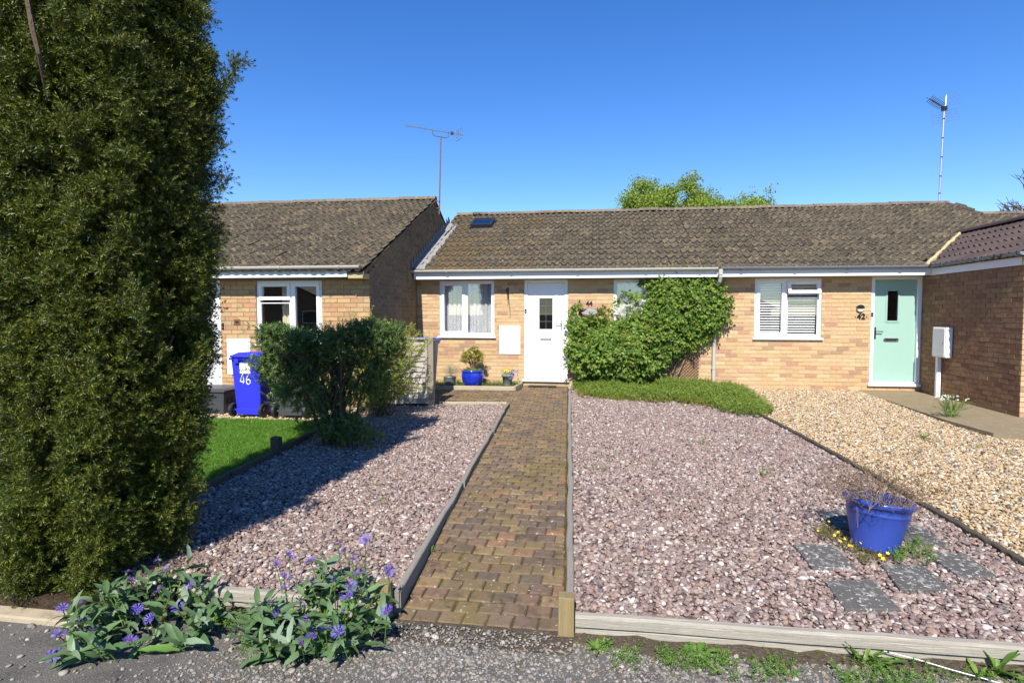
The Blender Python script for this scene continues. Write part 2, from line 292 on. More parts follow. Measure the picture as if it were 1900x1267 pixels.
def pieces(name, restname, me, mats, parent, limit=300, jitter=None):
    """alike pieces: the ones that show largest as objects of their own, the rest joined"""
    if not mats: return
    C = np.array([m.translation for m in mats]); x, y, z = proj(C)
    vis = (z > .1) & (x > -20) & (x < 1920) & (y > -20) & (y < 1290)
    order = np.argsort(np.where(vis, z, z + 1000))
    for k in order[:limit]: link(name, me, parent, M=mats[k])
    rest = order[limit:]
    if len(rest):
        V = np.array([v.co for v in me.vertices]); Vh = np.c_[V, np.ones(len(V))]
        F = [tuple(p.vertices) for p in me.polygons]; mb = MB()
        for k in rest: mb.add((Vh @ np.array(mats[k]).T)[:, :3], F)
        o = mb.build(restname, me.materials[0], parent); stuff(o)
        if me.polygons[0].use_smooth: o.data.polygons.foreach_set('use_smooth', [True] * len(o.data.polygons))

# scattered pieces nobody could count: points with a geometry-nodes instance on each
def proto(name, mb, m, smooth=False): return bpy.data.objects.new(name, mb.mesh(name, m, smooth))
NG = {}
def scatter(name, protos, P, rot, scl, parent=None):
    P = np.asarray(P, float); n = len(P)
    me = bpy.data.meshes.new(name); me.vertices.add(n); me.vertices.foreach_set('co', P.ravel())
    a = me.attributes.new('rot', 'FLOAT_VECTOR', 'POINT'); a.data.foreach_set('vector', np.asarray(rot, np.float32).ravel())
    s3 = np.asarray(scl, np.float32); s3 = np.repeat(s3[:, None], 3, 1) if s3.ndim == 1 else s3
    a = me.attributes.new('scl', 'FLOAT_VECTOR', 'POINT'); a.data.foreach_set('vector', s3.ravel())
    a = me.attributes.new('pick', 'INT', 'POINT'); a.data.foreach_set('value', rng.integers(0, len(protos), n).astype(np.int32))
    key = tuple(p.name for p in protos)
    if key not in NG:
        t = bpy.data.node_groups.new('scatter_' + name, 'GeometryNodeTree'); NG[key] = t
        t.interface.new_socket('Geometry', in_out='INPUT', socket_type='NodeSocketGeometry')
        t.interface.new_socket('Geometry', in_out='OUTPUT', socket_type='NodeSocketGeometry')
        gi = t.nodes.new('NodeGroupInput'); go = t.nodes.new('NodeGroupOutput')
        ip = t.nodes.new('GeometryNodeInstanceOnPoints'); jg = t.nodes.new('GeometryNodeJoinGeometry')
        def attr(nm, ty):
            nd = t.nodes.new('GeometryNodeInputNamedAttribute'); nd.data_type = ty; nd.inputs[0].default_value = nm
            return next(o for o in nd.outputs if o.enabled and o.name == 'Attribute')
        for p in protos:
            oi = t.nodes.new('GeometryNodeObjectInfo'); oi.inputs['Object'].default_value = p; oi.inputs['As Instance'].default_value = True
            t.links.new(oi.outputs['Geometry'], jg.inputs[0])
        e = t.nodes.new('FunctionNodeEulerToRotation'); t.links.new(attr('rot', 'FLOAT_VECTOR'), e.inputs[0])
        t.links.new(gi.outputs[0], ip.inputs['Points']); t.links.new(jg.outputs[0], ip.inputs['Instance'])
        ip.inputs['Pick Instance'].default_value = True
        t.links.new(attr('pick', 'INT'), ip.inputs['Instance Index'])
        t.links.new(e.outputs[0], ip.inputs['Rotation']); t.links.new(attr('scl', 'FLOAT_VECTOR'), ip.inputs['Scale'])
        t.links.new(ip.outputs[0], go.inputs[0])
    me.materials.append(protos[0].data.materials[0])
    o = link(name, me, parent); md = o.modifiers.new('scatter', 'NODES'); md.node_group = NG[key]
    return stuff(o)
def aim(D):
    """euler angles that turn +z to each direction, with a random spin"""
    D = np.asarray(D, float); D = D / np.linalg.norm(D, axis=1)[:, None]
    Q = rng.normal(size=D.shape); X = Q - (Q * D).sum(1)[:, None] * D; X /= np.linalg.norm(X, axis=1)[:, None]
    Yv = np.cross(D, X); M = np.stack([X, Yv, D], 2)
    return np.stack([np.arctan2(M[:, 2, 1], M[:, 2, 2]), np.arcsin(np.clip(-M[:, 2, 0], -1, 1)), np.arctan2(M[:, 1, 0], M[:, 0, 0])], 1)
def inpoly(P, poly):
    x, y = P[:, 0], P[:, 1]; r_ = np.zeros(len(P), bool); n = len(poly)
    for i in range(n):
        x1, y1 = poly[i][:2]; x2, y2 = poly[(i + 1) % n][:2]
        c = ((y1 > y) != (y2 > y)); xi = (x2 - x1) * (y - y1) / ((y2 - y1) or 1e-9) + x1
        r_ ^= c & (x < xi)
    return r_
def sample(poly, dens):
    p = np.array([q[:2] for q in poly]); lo, hi = p.min(0), p.max(0)
    n = int(dens * np.prod(hi - lo)); Q = lo + rng.random((n, 2)) * (hi - lo)
    return Q[inpoly(Q, poly)]
def leaf(mb, b, d, nrm, L, W, cup=.15, tip=.5):
    """one pointed leaf of two folded halves"""
    b = np.asarray(b, float); d = np.asarray(d, float); d = d / np.linalg.norm(d); nrm = np.asarray(nrm, float)
    s = np.cross(d, nrm); s /= (np.linalg.norm(s) or 1); u = np.cross(s, d)
    mb.add([b, b + d * L * tip + s * W / 2 + u * W * cup, b + d * L, b + d * L * tip - s * W / 2 + u * W * cup], [(0, 1, 2), (0, 2, 3)])
def rv(k=3): return rng.normal(size=k)
def unit(v): v = np.asarray(v, float); return v / np.linalg.norm(v)
def sprig(kind, m, n=3):
    out = []
    for q in range(n):
        mb = MB()
        if kind == 'yew':
            axes = [(np.zeros(3), np.array([0, 0, 1.]), .085)]
            for k in range(3):
                a = k * 2.1 + rng.random(); axes.append((np.array([0, 0, .012 + .016 * k]), unit([math.cos(a), math.sin(a), .75]), .055))
            for b, d, L in axes:
                e1 = unit(np.cross(d, rv())); e2 = np.cross(d, e1)
                for k in range(int(L / .0042)):
                    a = k * 2.4 + rng.normal() * .2; s_ = e1 * math.cos(a) + e2 * math.sin(a); t_ = k * .0042 / L; dd = unit(s_ * (1.05 - .45 * t_) + d * (.45 + .6 * t_))
                    leaf(mb, b + d * (k + 1) * .0042, dd, d, .025 + .005 * rng.random(), .0046, .1)
                for k in range(7): leaf(mb, b + d * L, unit(d + rv() * .45), rv(), .02, .004)
        elif kind == 'privet':
            for k in range(16):
                a = k * 2.4; z = .006 * k; leaf(mb, (0, 0, z), (math.cos(a), math.sin(a), .7 + .3 * rng.random()), (0, 0, 1), .026 + .008 * rng.random(), .012, .2)
        elif kind == 'young':
            for k in range(9):
                a = k * 2.4; z = .009 * k; leaf(mb, (0, 0, z), (math.cos(a), math.sin(a), .9), (0, 0, 1), .02 + .012 * rng.random(), .011, .2)
        elif kind == 'rose':
            for s_ in range(4):
                a0 = s_ * 1.6 + rng.random(); st = unit([math.cos(a0), math.sin(a0), .5]); o0 = np.array([0, 0, .03 * s_])
                for k, (t, sd_) in enumerate(((.035, 1), (.035, -1), (.062, 1), (.062, -1), (.085, 0))):
                    pr = unit(np.cross(st, (0, 0, 1))); d = unit(st * (.5 if sd_ else 1) + pr * sd_ * .9 + np.array([0, 0, -.25]) + rv() * .12)
                    leaf(mb, o0 + st * t, d, unit(np.array([0, -.4, 1]) + rv() * .2), .058 + .014 * rng.random(), .040, .12, .45)
        elif kind == 'herb':
            for k in range(14):
                a = k * 2.4; z = .006 * k; leaf(mb, (0, 0, z), (math.cos(a), math.sin(a), .5 + .5 * rng.random()), (0, 0, 1), .022, .009, .2)
        elif kind == 'tuft':
            for k in range(9):
                a = rng.random() * 6.28; t = .15 + .5 * rng.random(); b = np.array([rng.normal() * .008, rng.normal() * .008, 0])
                h = .028 + .03 * rng.random(); d = np.array([math.cos(a) * t, math.sin(a) * t, 1.]); s_ = unit(np.cross(d, rv())) * .0016
                m1 = b + unit(d) * h * .6; tp = m1 + unit(d + np.array([math.cos(a), math.sin(a), 0]) * .6) * h * .5
                mb.add([b - s_, b + s_, m1 + s_, m1 - s_, tp], [(0, 1, 2, 3), (3, 2, 4)])
        elif kind == 'tree':
            for k in range(26):
                p = rv() * .12; leaf(mb, p, rv(), rv(), .09 + .04 * rng.random(), .06, .15)
        elif kind == 'dead':
            for k in range(10):
                p = np.array([0, 0, .01 * k]) + rv() * .006; leaf(mb, p, rv() + np.array([0, 0, .4]), rv(), .014 + .01 * rng.random(), .006, .3)
        elif kind == 'silver':
            for k in range(26):
                a = k * 2.4; leaf(mb, (0, 0, .006 * k), (math.cos(a), math.sin(a), 1.1), (0, 0, 1), .03, .0035, .1)
        elif kind == 'box':
            for k in range(12):
                a = k * 2.4; leaf(mb, (0, 0, .007 * k), (math.cos(a), math.sin(a), .6), (0, 0, 1), .034 + .01 * rng.random(), .02, .2)
        elif kind == 'star':
            for k in range(5): a = k * 1.2566; leaf(mb, (0, 0, 0), (math.cos(a), math.sin(a), .25), (0, 0, 1), .013, .009, .1)
        out.append(proto('%s_sprig' % kind, mb, m))
    return out
def pebble(m, n=6):
    import bmesh
    out = []
    for q in range(n):
        b = bmesh.new(); bmesh.ops.create_icosphere(b, subdivisions=2, radius=.5)
        ax = rng.random((3, 3)) - .5
        for v in b.verts:
            c = np.array(v.co); f = 1 + .5 * float(np.sin(c @ ax[0] * 7 + q)) * .35 + .18 * float(np.sin(c @ ax[1] * 11))
            v.co = Vector((c[0] * f, c[1] * f * (.72 + .05 * q), c[2] * f * (.42 + .05 * (q % 3))))
        me = bpy.data.meshes.new('pebble'); b.to_mesh(me); b.free(); me.materials.append(MT[m])
        me.polygons.foreach_set('use_smooth', [True] * len(me.polygons)); out.append(bpy.data.objects.new('pebble_' + m, me))
    return out
def flatrot(n, amt=.35):
    return np.c_[rng.normal(size=(n, 2)) * amt, rng.random(n) * 6.28]
def frame_hex(mb, x0, x1, z0, z1, y0, y1, t, tb=None):
    """a rectangular frame of four butted bars in the plane of a wall that faces -y"""
    tb = tb or t
    mb.box(x0, x0 + t, y0, y1, z0, z1); mb.box(x1 - t, x1, y0, y1, z0, z1)
    mb.box(x0 + t, x1 - t, y0, y1, z0, z0 + tb); mb.box(x0 + t, x1 - t, y0, y1, z1 - t, z1)
def text_mesh(s, size, ext, m):
    cu = bpy.data.curves.new('txt', 'FONT'); cu.body = s; cu.size = size; cu.extrude = ext; cu.align_x = 'CENTER'; cu.align_y = 'CENTER'; cu.offset = size * .018
    o = bpy.data.objects.new('txt', cu); COL.objects.link(o)
    me = bpy.data.meshes.new_from_object(o.evaluated_get(bpy.context.evaluated_depsgraph_get()))
    bpy.data.objects.remove(o); me.materials.clear(); me.materials.append(MT[m]); return me
FACE = Matrix.Rotation(R(90), 4, 'X')          # turns flat text to face -y

# ================================================================== THE SETTING
g_ = MB(); ys = [(-900, -.39), (3.15, -.39), (3.25, -.385), (11.6, -.09), (1200, -.09)]
g_.add([(x, y, z) for y, z in ys for x in (-1200, 1200)], [(2 * i, 2 * i + 1, 2 * i + 3, 2 * i + 2) for i in range(4)])
struct(g_.build('ground', 'ground'))
rd = MB(); rd.add([(-90, -14, ROADZ), (90, -14, ROADZ), (90, 3.16, ROADZ), (-90, 3.16, ROADZ)], [(0, 1, 2, 3)])
struct(rd.build('road', 'road'))
def xL(y): return -1.12 - .0386 * (y - 3.27)
def xR(y): return -.15 - .04 * (y - 3.48)
LBX = -3.56                                               # the edging between lawn and gravel
rb = [(2.5, 8.8), (2.62, 7.6), (2.69, 6.68), (2.74, 6.0), (2.77, 5.34), (2.81, 4.6), (2.83, 4.18), (2.87, 3.22)]   # edging towards the golden gravel
bedL = [(LBX + .02, 3.2), (xL(3.2) - .05, 3.2), (xL(9.4) - .05, 9.42), (-2.55, 9.3), (-2.62, 9.12), (LBX + .02, 9.12)]
bedR = [(xR(3.2) + .05, 3.2), (2.85, 3.2)] + [(x - .02, y) for x, y in rb[::-1]] + [(2.5, 9.4), (2.34, 11.69), (xR(11.6) + .05, 11.69)]
bedG = [(2.91, 3.2), (14, 3.2), (14, 9.1), (6.08, 9.1), (6.05, 11.69), (2.36, 11.69), (2.54, 9.4)] + [(x + .02, y) for x, y in rb]
gb = lambda d: (lambda y: gz(y) + d)
struct(MB().prism(bedL, gb(-.018), -.6).build('gravel_bed', 'bedp'))
struct(MB().prism(bedR, gb(-.018), -.6).build('gravel_bed', 'bedp'))
struct(MB().prism(bedG, gb(-.022), -.6).build('golden_gravel_bed', 'bedg'))
lawn = [(-14, 3.05), (LBX - .03, 3.05), (LBX - .03, 7.8), (-14, 7.72)]
struct(MB().prism(lawn, gb(-.006), -.6).build('lawn', 'lawn'))
strip = [(-14, 7.73), (LBX - .03, 7.81), (LBX - .03, 9.14), (-14, 9.14)]
struct(MB().prism(strip, gb(-.02), -.6).build('gravel_strip', 'bedg'))
bedW = [(-3.62, 11.02), (-1.47, 11.16), (-1.4, 11.69), (-3.62, 11.69)]
struct(MB().prism(bedW, gb(.012), -.6).build('flower_bed', 'soil'))
# slab in front of the mint door
sp = [onz(*p, .0)[:2] for p in [(1590, 723), (1650, 742), (1750, 772), (1840, 795)]]
slabp = [tuple(sp[0])] + [(4.93, 10.35), (4.89, 8.8), (4.97, 7.93), (5.6, 7.7), (9, 7.7), (9, 9.12), (6.04, 9.12), (6.04, 11.69), (4.97, 11.69)]
slabp[0] = (4.96, 11.6)
struct(MB().prism(slabp, lambda y: -.012 - .012 * (11.69 - y), -.6).build('concrete_slab', 'slab42'))
# road kerb strip at the far left
kb = [(-8, 2.95), (-2.9, 2.86), (-2.9, 2.97), (-8, 3.04)]
struct(MB().prism(kb, -.335, -.6).build('kerb', 'kerb', bevel=.01))

# block paved path: every row of pavers
pth0 = [(xL(3.14), 3.14), (xR(3.14), 3.14), (xR(4.7), 4.7), (xL(4.7), 4.7)]
pth = [(xL(4.7), 4.7), (xR(4.7), 4.7), (xR(11.66), 11.66), (-1.38, 11.66), (-1.40, 11.03), (-3.6, 10.96), (-3.6, 9.33), (xL(9.5), 9.45)]
path = struct(MB().prism(pth0, lambda y: pz(y) - .010, -.6).prism(pth, lambda y: pz(y) - .010, -.6).build('path', 'joint'))
pv = MB(); a, b, t = .5, .5, .45
PW, PD = .146, .118
hx, hy, c1 = .07 / PW * .985, .0565, .012
pv.v = [(-.475, -hy, -.05), (.475, -hy, -.05), (.475, hy, -.05), (-.475, hy, -.05),
        (-.475, -hy, -.008), (.475, -hy, -.008), (.475, hy, -.008), (-.475, hy, -.008),
        (-.42, -hy + .008, 0), (.42, -hy + .008, 0), (.42, hy - .008, 0), (-.42, hy - .008, 0)]
pv.f = [(0, 1, 5, 4), (1, 2, 6, 5), (2, 3, 7, 6), (3, 0, 4, 7), (4, 5, 9, 8), (5, 6, 10, 9), (6, 7, 11, 10), (7, 4, 8, 11), (8, 9, 10, 11)]
pvm = pv.mesh('paver', 'paver'); pmats = []
for j in range(int((11.6 - 3.16) / PD)):
    y = 3.16 + PD * (j + .5); x1 = xR(y) - .012
    x0 = xL(y) + .012 if y < 9.5 else (-3.58 if y < 10.93 else (-1.37 if y > 11.08 else None))
    if x0 is None: x0 = -1.38
    u = x1 - PW * (.5 if j % 2 else 1.) * 1.0
    cuts = [x1]
    while u > x0 + .03: cuts.append(u); u -= PW
    cuts.append(x0)
    for p, q in zip(cuts[:-1], cuts[1:]):
        L = p - q
        if L < .025: continue
        pmats.append(Matrix.Translation(((p + q) / 2 + random.gauss(0, .002), y + random.gauss(0, .002), pz(y) + random.gauss(0, .0025)))
                     @ Euler(((.0755 if y < 4.7 else .029) + random.gauss(0, .012), random.gauss(0, .012), -.039 + random.gauss(0, .012))).to_matrix().to_4x4() @ Matrix.Diagonal((L, 1, 1, 1)))
pieces('paver', 'pavers', pvm, pmats, path)

# ================================================================== HOUSES
bk = MB(); bk.v = [(-.5, 0, -.0325), (.5, 0, -.0325), (.5, 0, .0325), (-.5, 0, .0325), (-.5, .02, -.0325), (.5, .02, -.0325), (.5, .02, .0325), (-.5, .02, .0325)]
bk.f = [(0, 1, 2, 3), (1, 5, 6, 2), (5, 4, 7, 6), (4, 0, 3, 7), (3, 2, 6, 7), (4, 5, 1, 0)]
BRM = {k: bk.mesh('brick', k) for k in ('brick', 'brick46', 'brickw', 'brickd')}
def bricks(org, u, n, length, z0, ztop, openings=(), off=0.):
    """stretcher bond on a wall from org along u, outward normal n; ztop a function of the distance along u"""
    u = Vector(u); n = Vector(n); inw = -n; out = []
    k = 0
    while True:
        zc = z0 + .0425 + .075 * k
        if zc > 6: break
        p = -.225 + (.1125 if k % 2 else 0) + off
        while p < length:
            a, b = max(p, .002), min(p + .215, length - .002); segs = [(a, b)] if b - a > .03 else []
            for (o0, o1, oz0, oz1) in openings:
                if oz0 < zc < oz1:
                    ns = []
                    for s0, s1 in segs:
                        if o0 > s0: ns.append((s0, min(s1, o0 - .004)))
                        if o1 < s1: ns.append((max(s0, o1 + .004), s1))
                    segs = [q for q in ns if q[1] - q[0] > .03]
            for s0, s1 in segs:
                if zc + .03 > ztop((s0 + s1) / 2): continue
                c = Vector(org) + u * ((s0 + s1) / 2) + n * random.gauss(0, .0014); c.z = zc
                m = Matrix((( u.x, inw.x, 0, c.x), (u.y, inw.y, 0, c.y), (u.z, inw.z, 1, c.z), (0, 0, 0, 1)))
                out.append(m @ Matrix.Rotation(random.gauss(0, .004), 4, 'Y') @ Matrix.Diagonal((s1 - s0, 1, 1, 1)))
            p += .225
        k += 1
    return out
def backing(mb, x0, x1, z0, z1, y0, y1, ops):
    xs = sorted({x0, x1, *[o[0] for o in ops], *[o[1] for o in ops]}); zs = sorted({z0, z1, *[o[2] for o in ops], *[o[3] for o in ops]})
    for a, b in zip(xs[:-1], xs[1:]):
        for c, d in zip(zs[:-1], zs[1:]):
            if not any(o[0] <= (a + b) / 2 <= o[1] and o[2] <= (c + d) / 2 <= o[3] for o in ops): mb.box(a, b, y0, y1, c, d)
TAN = math.tan(R(24.2)); PIT = R(24.2); GAUGE = .335
def tile_mesh(m):
    mb = MB(); n = 14; L = .40
    xs = [-.152 + .304 * i / n for i in range(n + 1)]
    pr = lambda x: .025 * math.cos(2 * math.pi * (x + .02) / .15) + .007 * math.cos(4 * math.pi * (x + .02) / .15)
    z0, z1 = .056, .020
    top = [(x, 0, z0 + pr(x)) for x in xs] + [(x, L, z1 + pr(x)) for x in xs]
    mb.add(top, [(i, i + 1, n + 2 + i, n + 1 + i) for i in range(n)])
    fr = [(x, 0, z0 + pr(x)) for x in xs] + [(x, .003, z0 + pr(x) - .03) for x in xs]
    mb.add(fr, [(i + 1, i, n + 1 + i, n + 2 + i) for i in range(n)])
    me = mb.mesh('roof_tile', m); sm = [True] * n + [False] * n; me.polygons.foreach_set('use_smooth', sm); return me
TM = {k: tile_mesh(k) for k in ('tile', 'tilemoss', 'tiledark')}
def tiles(org, u, v, wn, width, rows, keep=None):
    u, v, wn = Vector(u), Vector(v), Vector(wn); out = []
    for i in range(rows):
        for j in range(int(round(width / .30))):
            c = Vector(org) + u * (.15 + .30 * j + random.gauss(0, .003)) + v * (GAUGE * i + random.gauss(0, .004))
            if keep and not keep(c + v * .17): continue
            m = Matrix(((u.x, v.x, wn.x, c.x), (u.y, v.y, wn.y, c.y), (u.z, v.z, wn.z, c.z), (0, 0, 0, 1)))
            out.append(m @ Euler((random.gauss(0, .006), random.gauss(0, .008), random.gauss(0, .008))).to_matrix().to_4x4())
    return out
VM = (0, math.cos(PIT), math.sin(PIT)); WM = (0, -math.sin(PIT), math.cos(PIT))
def ridge_mesh(m='ridge'):
    mb = MB(); n = 8; r_ = .10
    arc = [(math.cos(math.pi * k / n) * r_, math.sin(math.pi * k / n) * r_ * .8) for k in range(n + 1)]
    for x0, x1, s in ((-.222, .215, 1.),):
        vs_ = [(x0, a * 1.03, b * 1.06) for a, b in arc] + [(x1, a, b) for a, b in arc]
        mb.add(vs_, [(i, i + 1, n + 2 + i, n + 1 + i) for i in range(n)] + [tuple(range(n, -1, -1)), tuple(n + 1 + i for i in range(n + 1))])
    return mb.mesh('ridge_tile', m)
RM = ridge_mesh()
def half_gutter(mb, a, b, r_=.052, dirn=(0, -1, 0)):
    """half-round channel from a to b, open upwards"""
    a, b = Vector(a), Vector(b); s = Vector((b - a).normalized()); o = Vector(dirn); n = 8
    pts = [(math.cos(math.pi + math.pi * k / n), math.sin(math.pi + math.pi * k / n)) for k in range(n + 1)]
    vs_ = []
    for e in (a, b):
        vs_ += [e - o * (c * r_) + Vector((0, 0, d * r_)) for c, d in pts]
        vs_ += [e - o * (c * r_ * .88) + Vector((0, 0, d * r_ * .88)) for c, d in pts]
    m = 2 * (n + 1)
    fs = [(i, i + 1, m + i + 1, m + i) for i in range(n)] + [(n + 2 + i, n + 1 + i, m + n + 1 + i, m + n + 2 + i) for i in range(n)]
    fs += [(0, m, m + n + 1, n + 1), (n, 2 * n + 1, m + 2 * n + 1, m + n)]
    fs += [tuple(range(n, -1, -1)) , tuple(m + i for i in range(n + 1))]
    mb.add(vs_, fs)
def gutter_brackets(par, pts, m, axis='x', r_=.055):
    for p in pts:
        mb = MB(); n = 8
        for k in range(n):
            a0, a1 = math.pi + math.pi * k / n, math.pi + math.pi * (k + 1) / n
            q = [(math.cos(a) * rr, math.sin(a) * rr) for a in (a0, a1) for rr in (r_, r_ + .008)]
            if axis == 'x':
                mb.hexa([(p[0] - .02, p[1] + q[i][0], p[2] + q[i][1]) for i in (0, 2, 3, 1)] + [(p[0] + .02, p[1] + q[i][0], p[2] + q[i][1]) for i in (0, 2, 3, 1)])
            else:
                mb.hexa([(p[0] + q[i][0], p[1] - .02, p[2] + q[i][1]) for i in (0, 2, 3, 1)] + [(p[0] + q[i][0], p[1] + .02, p[2] + q[i][1]) for i in (0, 2, 3, 1)])
        mb.build('gutter_bracket', m, par)

def window(house, x0, x1, z0, z1, yf, lights, xm, m='upvc', label=None):
    """outer frame with a mullion, a sill, and lights (x0, x1, z0, z1, kind)"""
    y0, y1 = yf + .022, yf + .10; t = .052
    mb = MB(); frame_hex(mb, x0, x1, z0, z1, y0, y1, t)
    mb.box(xm - .028, xm + .028, y0 + .002, y1 - .002, z0 + t, z1 - t)
    wn_ = mb.build('window', m, house, bevel=.004)
    if label: wn_['label'] = label
    MB().box(x0 - .035, x1 + .035, yf - .045, yf + .06, z0 - .034, z0 - .001).build('sill', m, wn_, bevel=.005)
    for (a, b, c, d, kind) in lights:
        if kind == 'open':          # top-hung light pushed out at the bottom
            ang = R(24); M = Matrix.Translation((0, y0, d)) @ Matrix.Rotation(-ang, 4, 'X') @ Matrix.Translation((0, -y0, -d))
            s = MB(); frame_hex(s, a - .012, b + .012, c - .012, d, y0 - .018, y0 + .03, .06); s.v = [tuple(M @ Vector(p)) for p in s.v]
            s.build('sash', m, wn_, bevel=.004)
            p = MB().box(a + .045, b - .045, y0 + .0, y0 + .012, c + .045, d - .058); p.v = [tuple(M @ Vector(q)) for q in p.v]; p.build('pane', 'glass', wn_)
            continue
        e = 0
        if kind == 'sash':
            s = MB(); frame_hex(s, a - .012, b + .012, c - .012, d + .012, y0 - .016, y0 + .05, .058); s.build('sash', m, wn_, bevel=.004); e = .044
        else:
            s = MB(); frame_hex(s, a, b, c, d, y0 + .012, y0 + .04, .014); s.build('bead', m, wn_)
            e = .012
        MB().box(a + e, b - e, y0 + .018, y0 + .028, c + e, d - e).build('pane', 'glass', wn_)
    return wn_
def lights2(x0, x1, z0, z1, xm, spec):
    t = .052; out = []
    for side, kind in zip('LR', spec):
        a, b = (x0 + t, xm - .028) if side == 'L' else (xm + .028, x1 - t); c, d = z0 + t, z1 - t
        if kind in ('sash', 'fix'): out.append((a, b, c, d, kind))
        else:
            zt = d - (d - c) * (.27 if kind == 'topopen' else .30)
            out.append((a, b, zt + .028, d, 'open' if kind == 'topopen' else 'sash')); out.append((a, b, c, zt - .028, 'fix'))
    return out
def fascia_run(house, x0, x1, yf, zb, m_f, m_g, brk, gx0=None, gx1=None):
    """soffit, fascia board and half-round gutter along x"""
    yb = yf - .30
    MB().box(x0, x1, yb + .018, yf + .05, zb + .012, zb + .02).build('soffit', 'upvcold', house)
    MB().box(x0, x1, yb, yb + .018, zb, zb + .14).build('fascia', m_f, house, bevel=.003)
    gm = MB(); half_gutter(gm, ((gx0 if gx0 is not None else x0), yb - .056, zb + .180), ((gx1 if gx1 is not None else x1), yb - .056, zb + .174))
    gt = gm.build('gutter', m_g, house)
    gutter_brackets(gt, [(x, yb - .056, zb + .177) for x in brk], m_g)
    return gt
def roof_slab(mb, x0, x1, y0, z0, y1, z1, th=.03):
    mb.hexa([(x0, y0, z0 - th), (x1, y0, z0 - th), (x1, y1, z1 - th), (x0, y1, z1 - th), (x0, y0, z0), (x1, y0, z0), (x1, y1, z1), (x0, y1, z1)])

# ---- house 44
H44 = thing('terraced_house', 'buff brick bungalow with a white door numbered 44 and a small roof window', 'house', (-.6, 11.7, 0), 'staggered row of brick bungalows')
H42 = thing('terraced_house', 'buff brick bungalow with a mint green door numbered 42 and a projecting wing', 'house', (5, 11.7, 0), 'staggered row of brick bungalows')
H46 = thing('terraced_house', 'tan brick bungalow with a gable wall, behind the blue bin marked 46', 'house', (-6, 9.12, -.1), 'staggered row of brick bungalows')
YF, ZT = 11.7, 2.135
X0, XM, X1 = -3.63, 2.34, 8.5
EY = 11.35; RY = 15.4; DZ = 2.2435; WT = .51
def deck(y): return DZ + TAN * (y - EY)
op44 = [(-3.15, -2.0, .97, 2.11), (-1.38, -.50, .06, 2.12), (.41, 1.58, .97, 2.11), (-1.89, -1.46, .61, 1.19)]
op42 = [(3.09, 4.30, .97, 2.11), (5.18, 6.05, .09, 2.13)]
for H, xa, xb, ops in ((H44, X0, XM, op44), (H42, XM, 6.06, op42)):
    mb = MB(); backing(mb, xa, xb, -.2, 2.24, YF + .006, YF + .24, ops)
    wl = mb.build('wall', 'mortar', H)
    H['wall'] = wl.name
    br = bricks((xa, YF, 0), (1, 0, 0), (0, -1, 0), xb - xa, -.02, lambda s: ZT - .01, [(o[0] - xa, o[1] - xa, o[2] - (.034 if o[2] > .5 and o[1] - o[0] > .6 else 0), o[3]) for o in ops])
    if H is H44: pieces('brick', 'brickwork', BRM['brick'], [m for m in br], wl)
    else: br42 = br; wl42 = wl
# rooms behind the windows
for H, xa, xb in ((H44, X0 + .02, XM - .01), (H42, XM + .01, X1 - .02)):
    rm = MB(); rm.box(xa, xb, YF + .25, RY + 3.9, 2.26, 2.30); rm.box(xa, xb, YF + 3.4, YF + 3.5, -.1, 2.25); rm.box(xa, xa + .08, YF + .25, YF + 3.39, -.1, 2.25); rm.box(xb - .08, xb, YF + .25, YF + 3.39, -.1, 2.25)
    rm.box(xa + .09, xb - .09, YF + .25, YF + 3.39, -.06, -.02)
    rm.build('room', 'room', H)
# roofs of 44 and 42
WEX, WRX = 5.95, 7.5                                     # wing eave and ridge
def wing(x): return DZ + WT * (x - WEX) if x < WRX else DZ + WT * (2 * WRX - WEX - x)
def keep42(c): return not (c.x > WEX - .1 and wing(c.x) > deck(c.y) - .02)
sky_w = [(-3.05, -2.55, 14.32, 14.78)]
def keep44(c): return not (-3.05 < c.x < -2.5 and 14.12 < c.y < 14.62)
for H, xa, xb, wdt, kp in ((H44, X0, XM, 6.0, keep44), (H42, XM, X1, 6.3, keep42)):
    mb = MB(); roof_slab(mb, xa, xb, EY + .06, deck(EY + .06), RY, deck(RY)); roof_slab(mb, xa, xb, RY + .01, deck(RY), 19.4, deck(EY))
    rf = mb.build('roof', 'tile', H); H['roof'] = rf.name
    tm = tiles((xa + .0, EY, deck(EY)), (1, 0, 0), VM, WM, wdt, 13, kp)
    if H is H44:
        ms = [m for m in tm if m.translation.x < -2.2 - .28 * (m.translation.y - 11.4) + random.gauss(0, .35) or (m.translation.x < -1.0 and random.random() < .25)]
        ids = {id(m) for m in ms}
        pieces('roof_tile', 'roof_tiles', TM['tilemoss'], ms, rf); pieces('roof_tile', 'roof_tiles', TM['tile'], [m for m in tm if id(m) not in ids], rf)
    else: pieces('roof_tile', 'roof_tiles', TM['tile'], tm, rf)
    n = int((xb - xa) / .437) + 1
    for k in range(n):
        x = xa + .22 + .437 * k
        if x > xb + .05: break
        link('ridge_tile', RM, rf, M=Matrix.Translation((x, RY, deck(RY) + .008 + random.gauss(0, .004))) @ Euler((random.gauss(0, .02), random.gauss(0, .008), random.gauss(0, .01))).to_matrix().to_4x4())
fascia_run(H44, X0 + .03, XM - .003, YF, ZT - .008, 'upvcold', 'gutcream', (-2.9, -1.6, -.3, 1.0, 2.0), X0 - .01, XM - .02)
fascia_run(H42, XM + .003, 6.028, YF, ZT - .008, 'upvcold', 'gutgrey', (2.75, 3.7, 4.6, 5.5), XM + .03, 5.96)
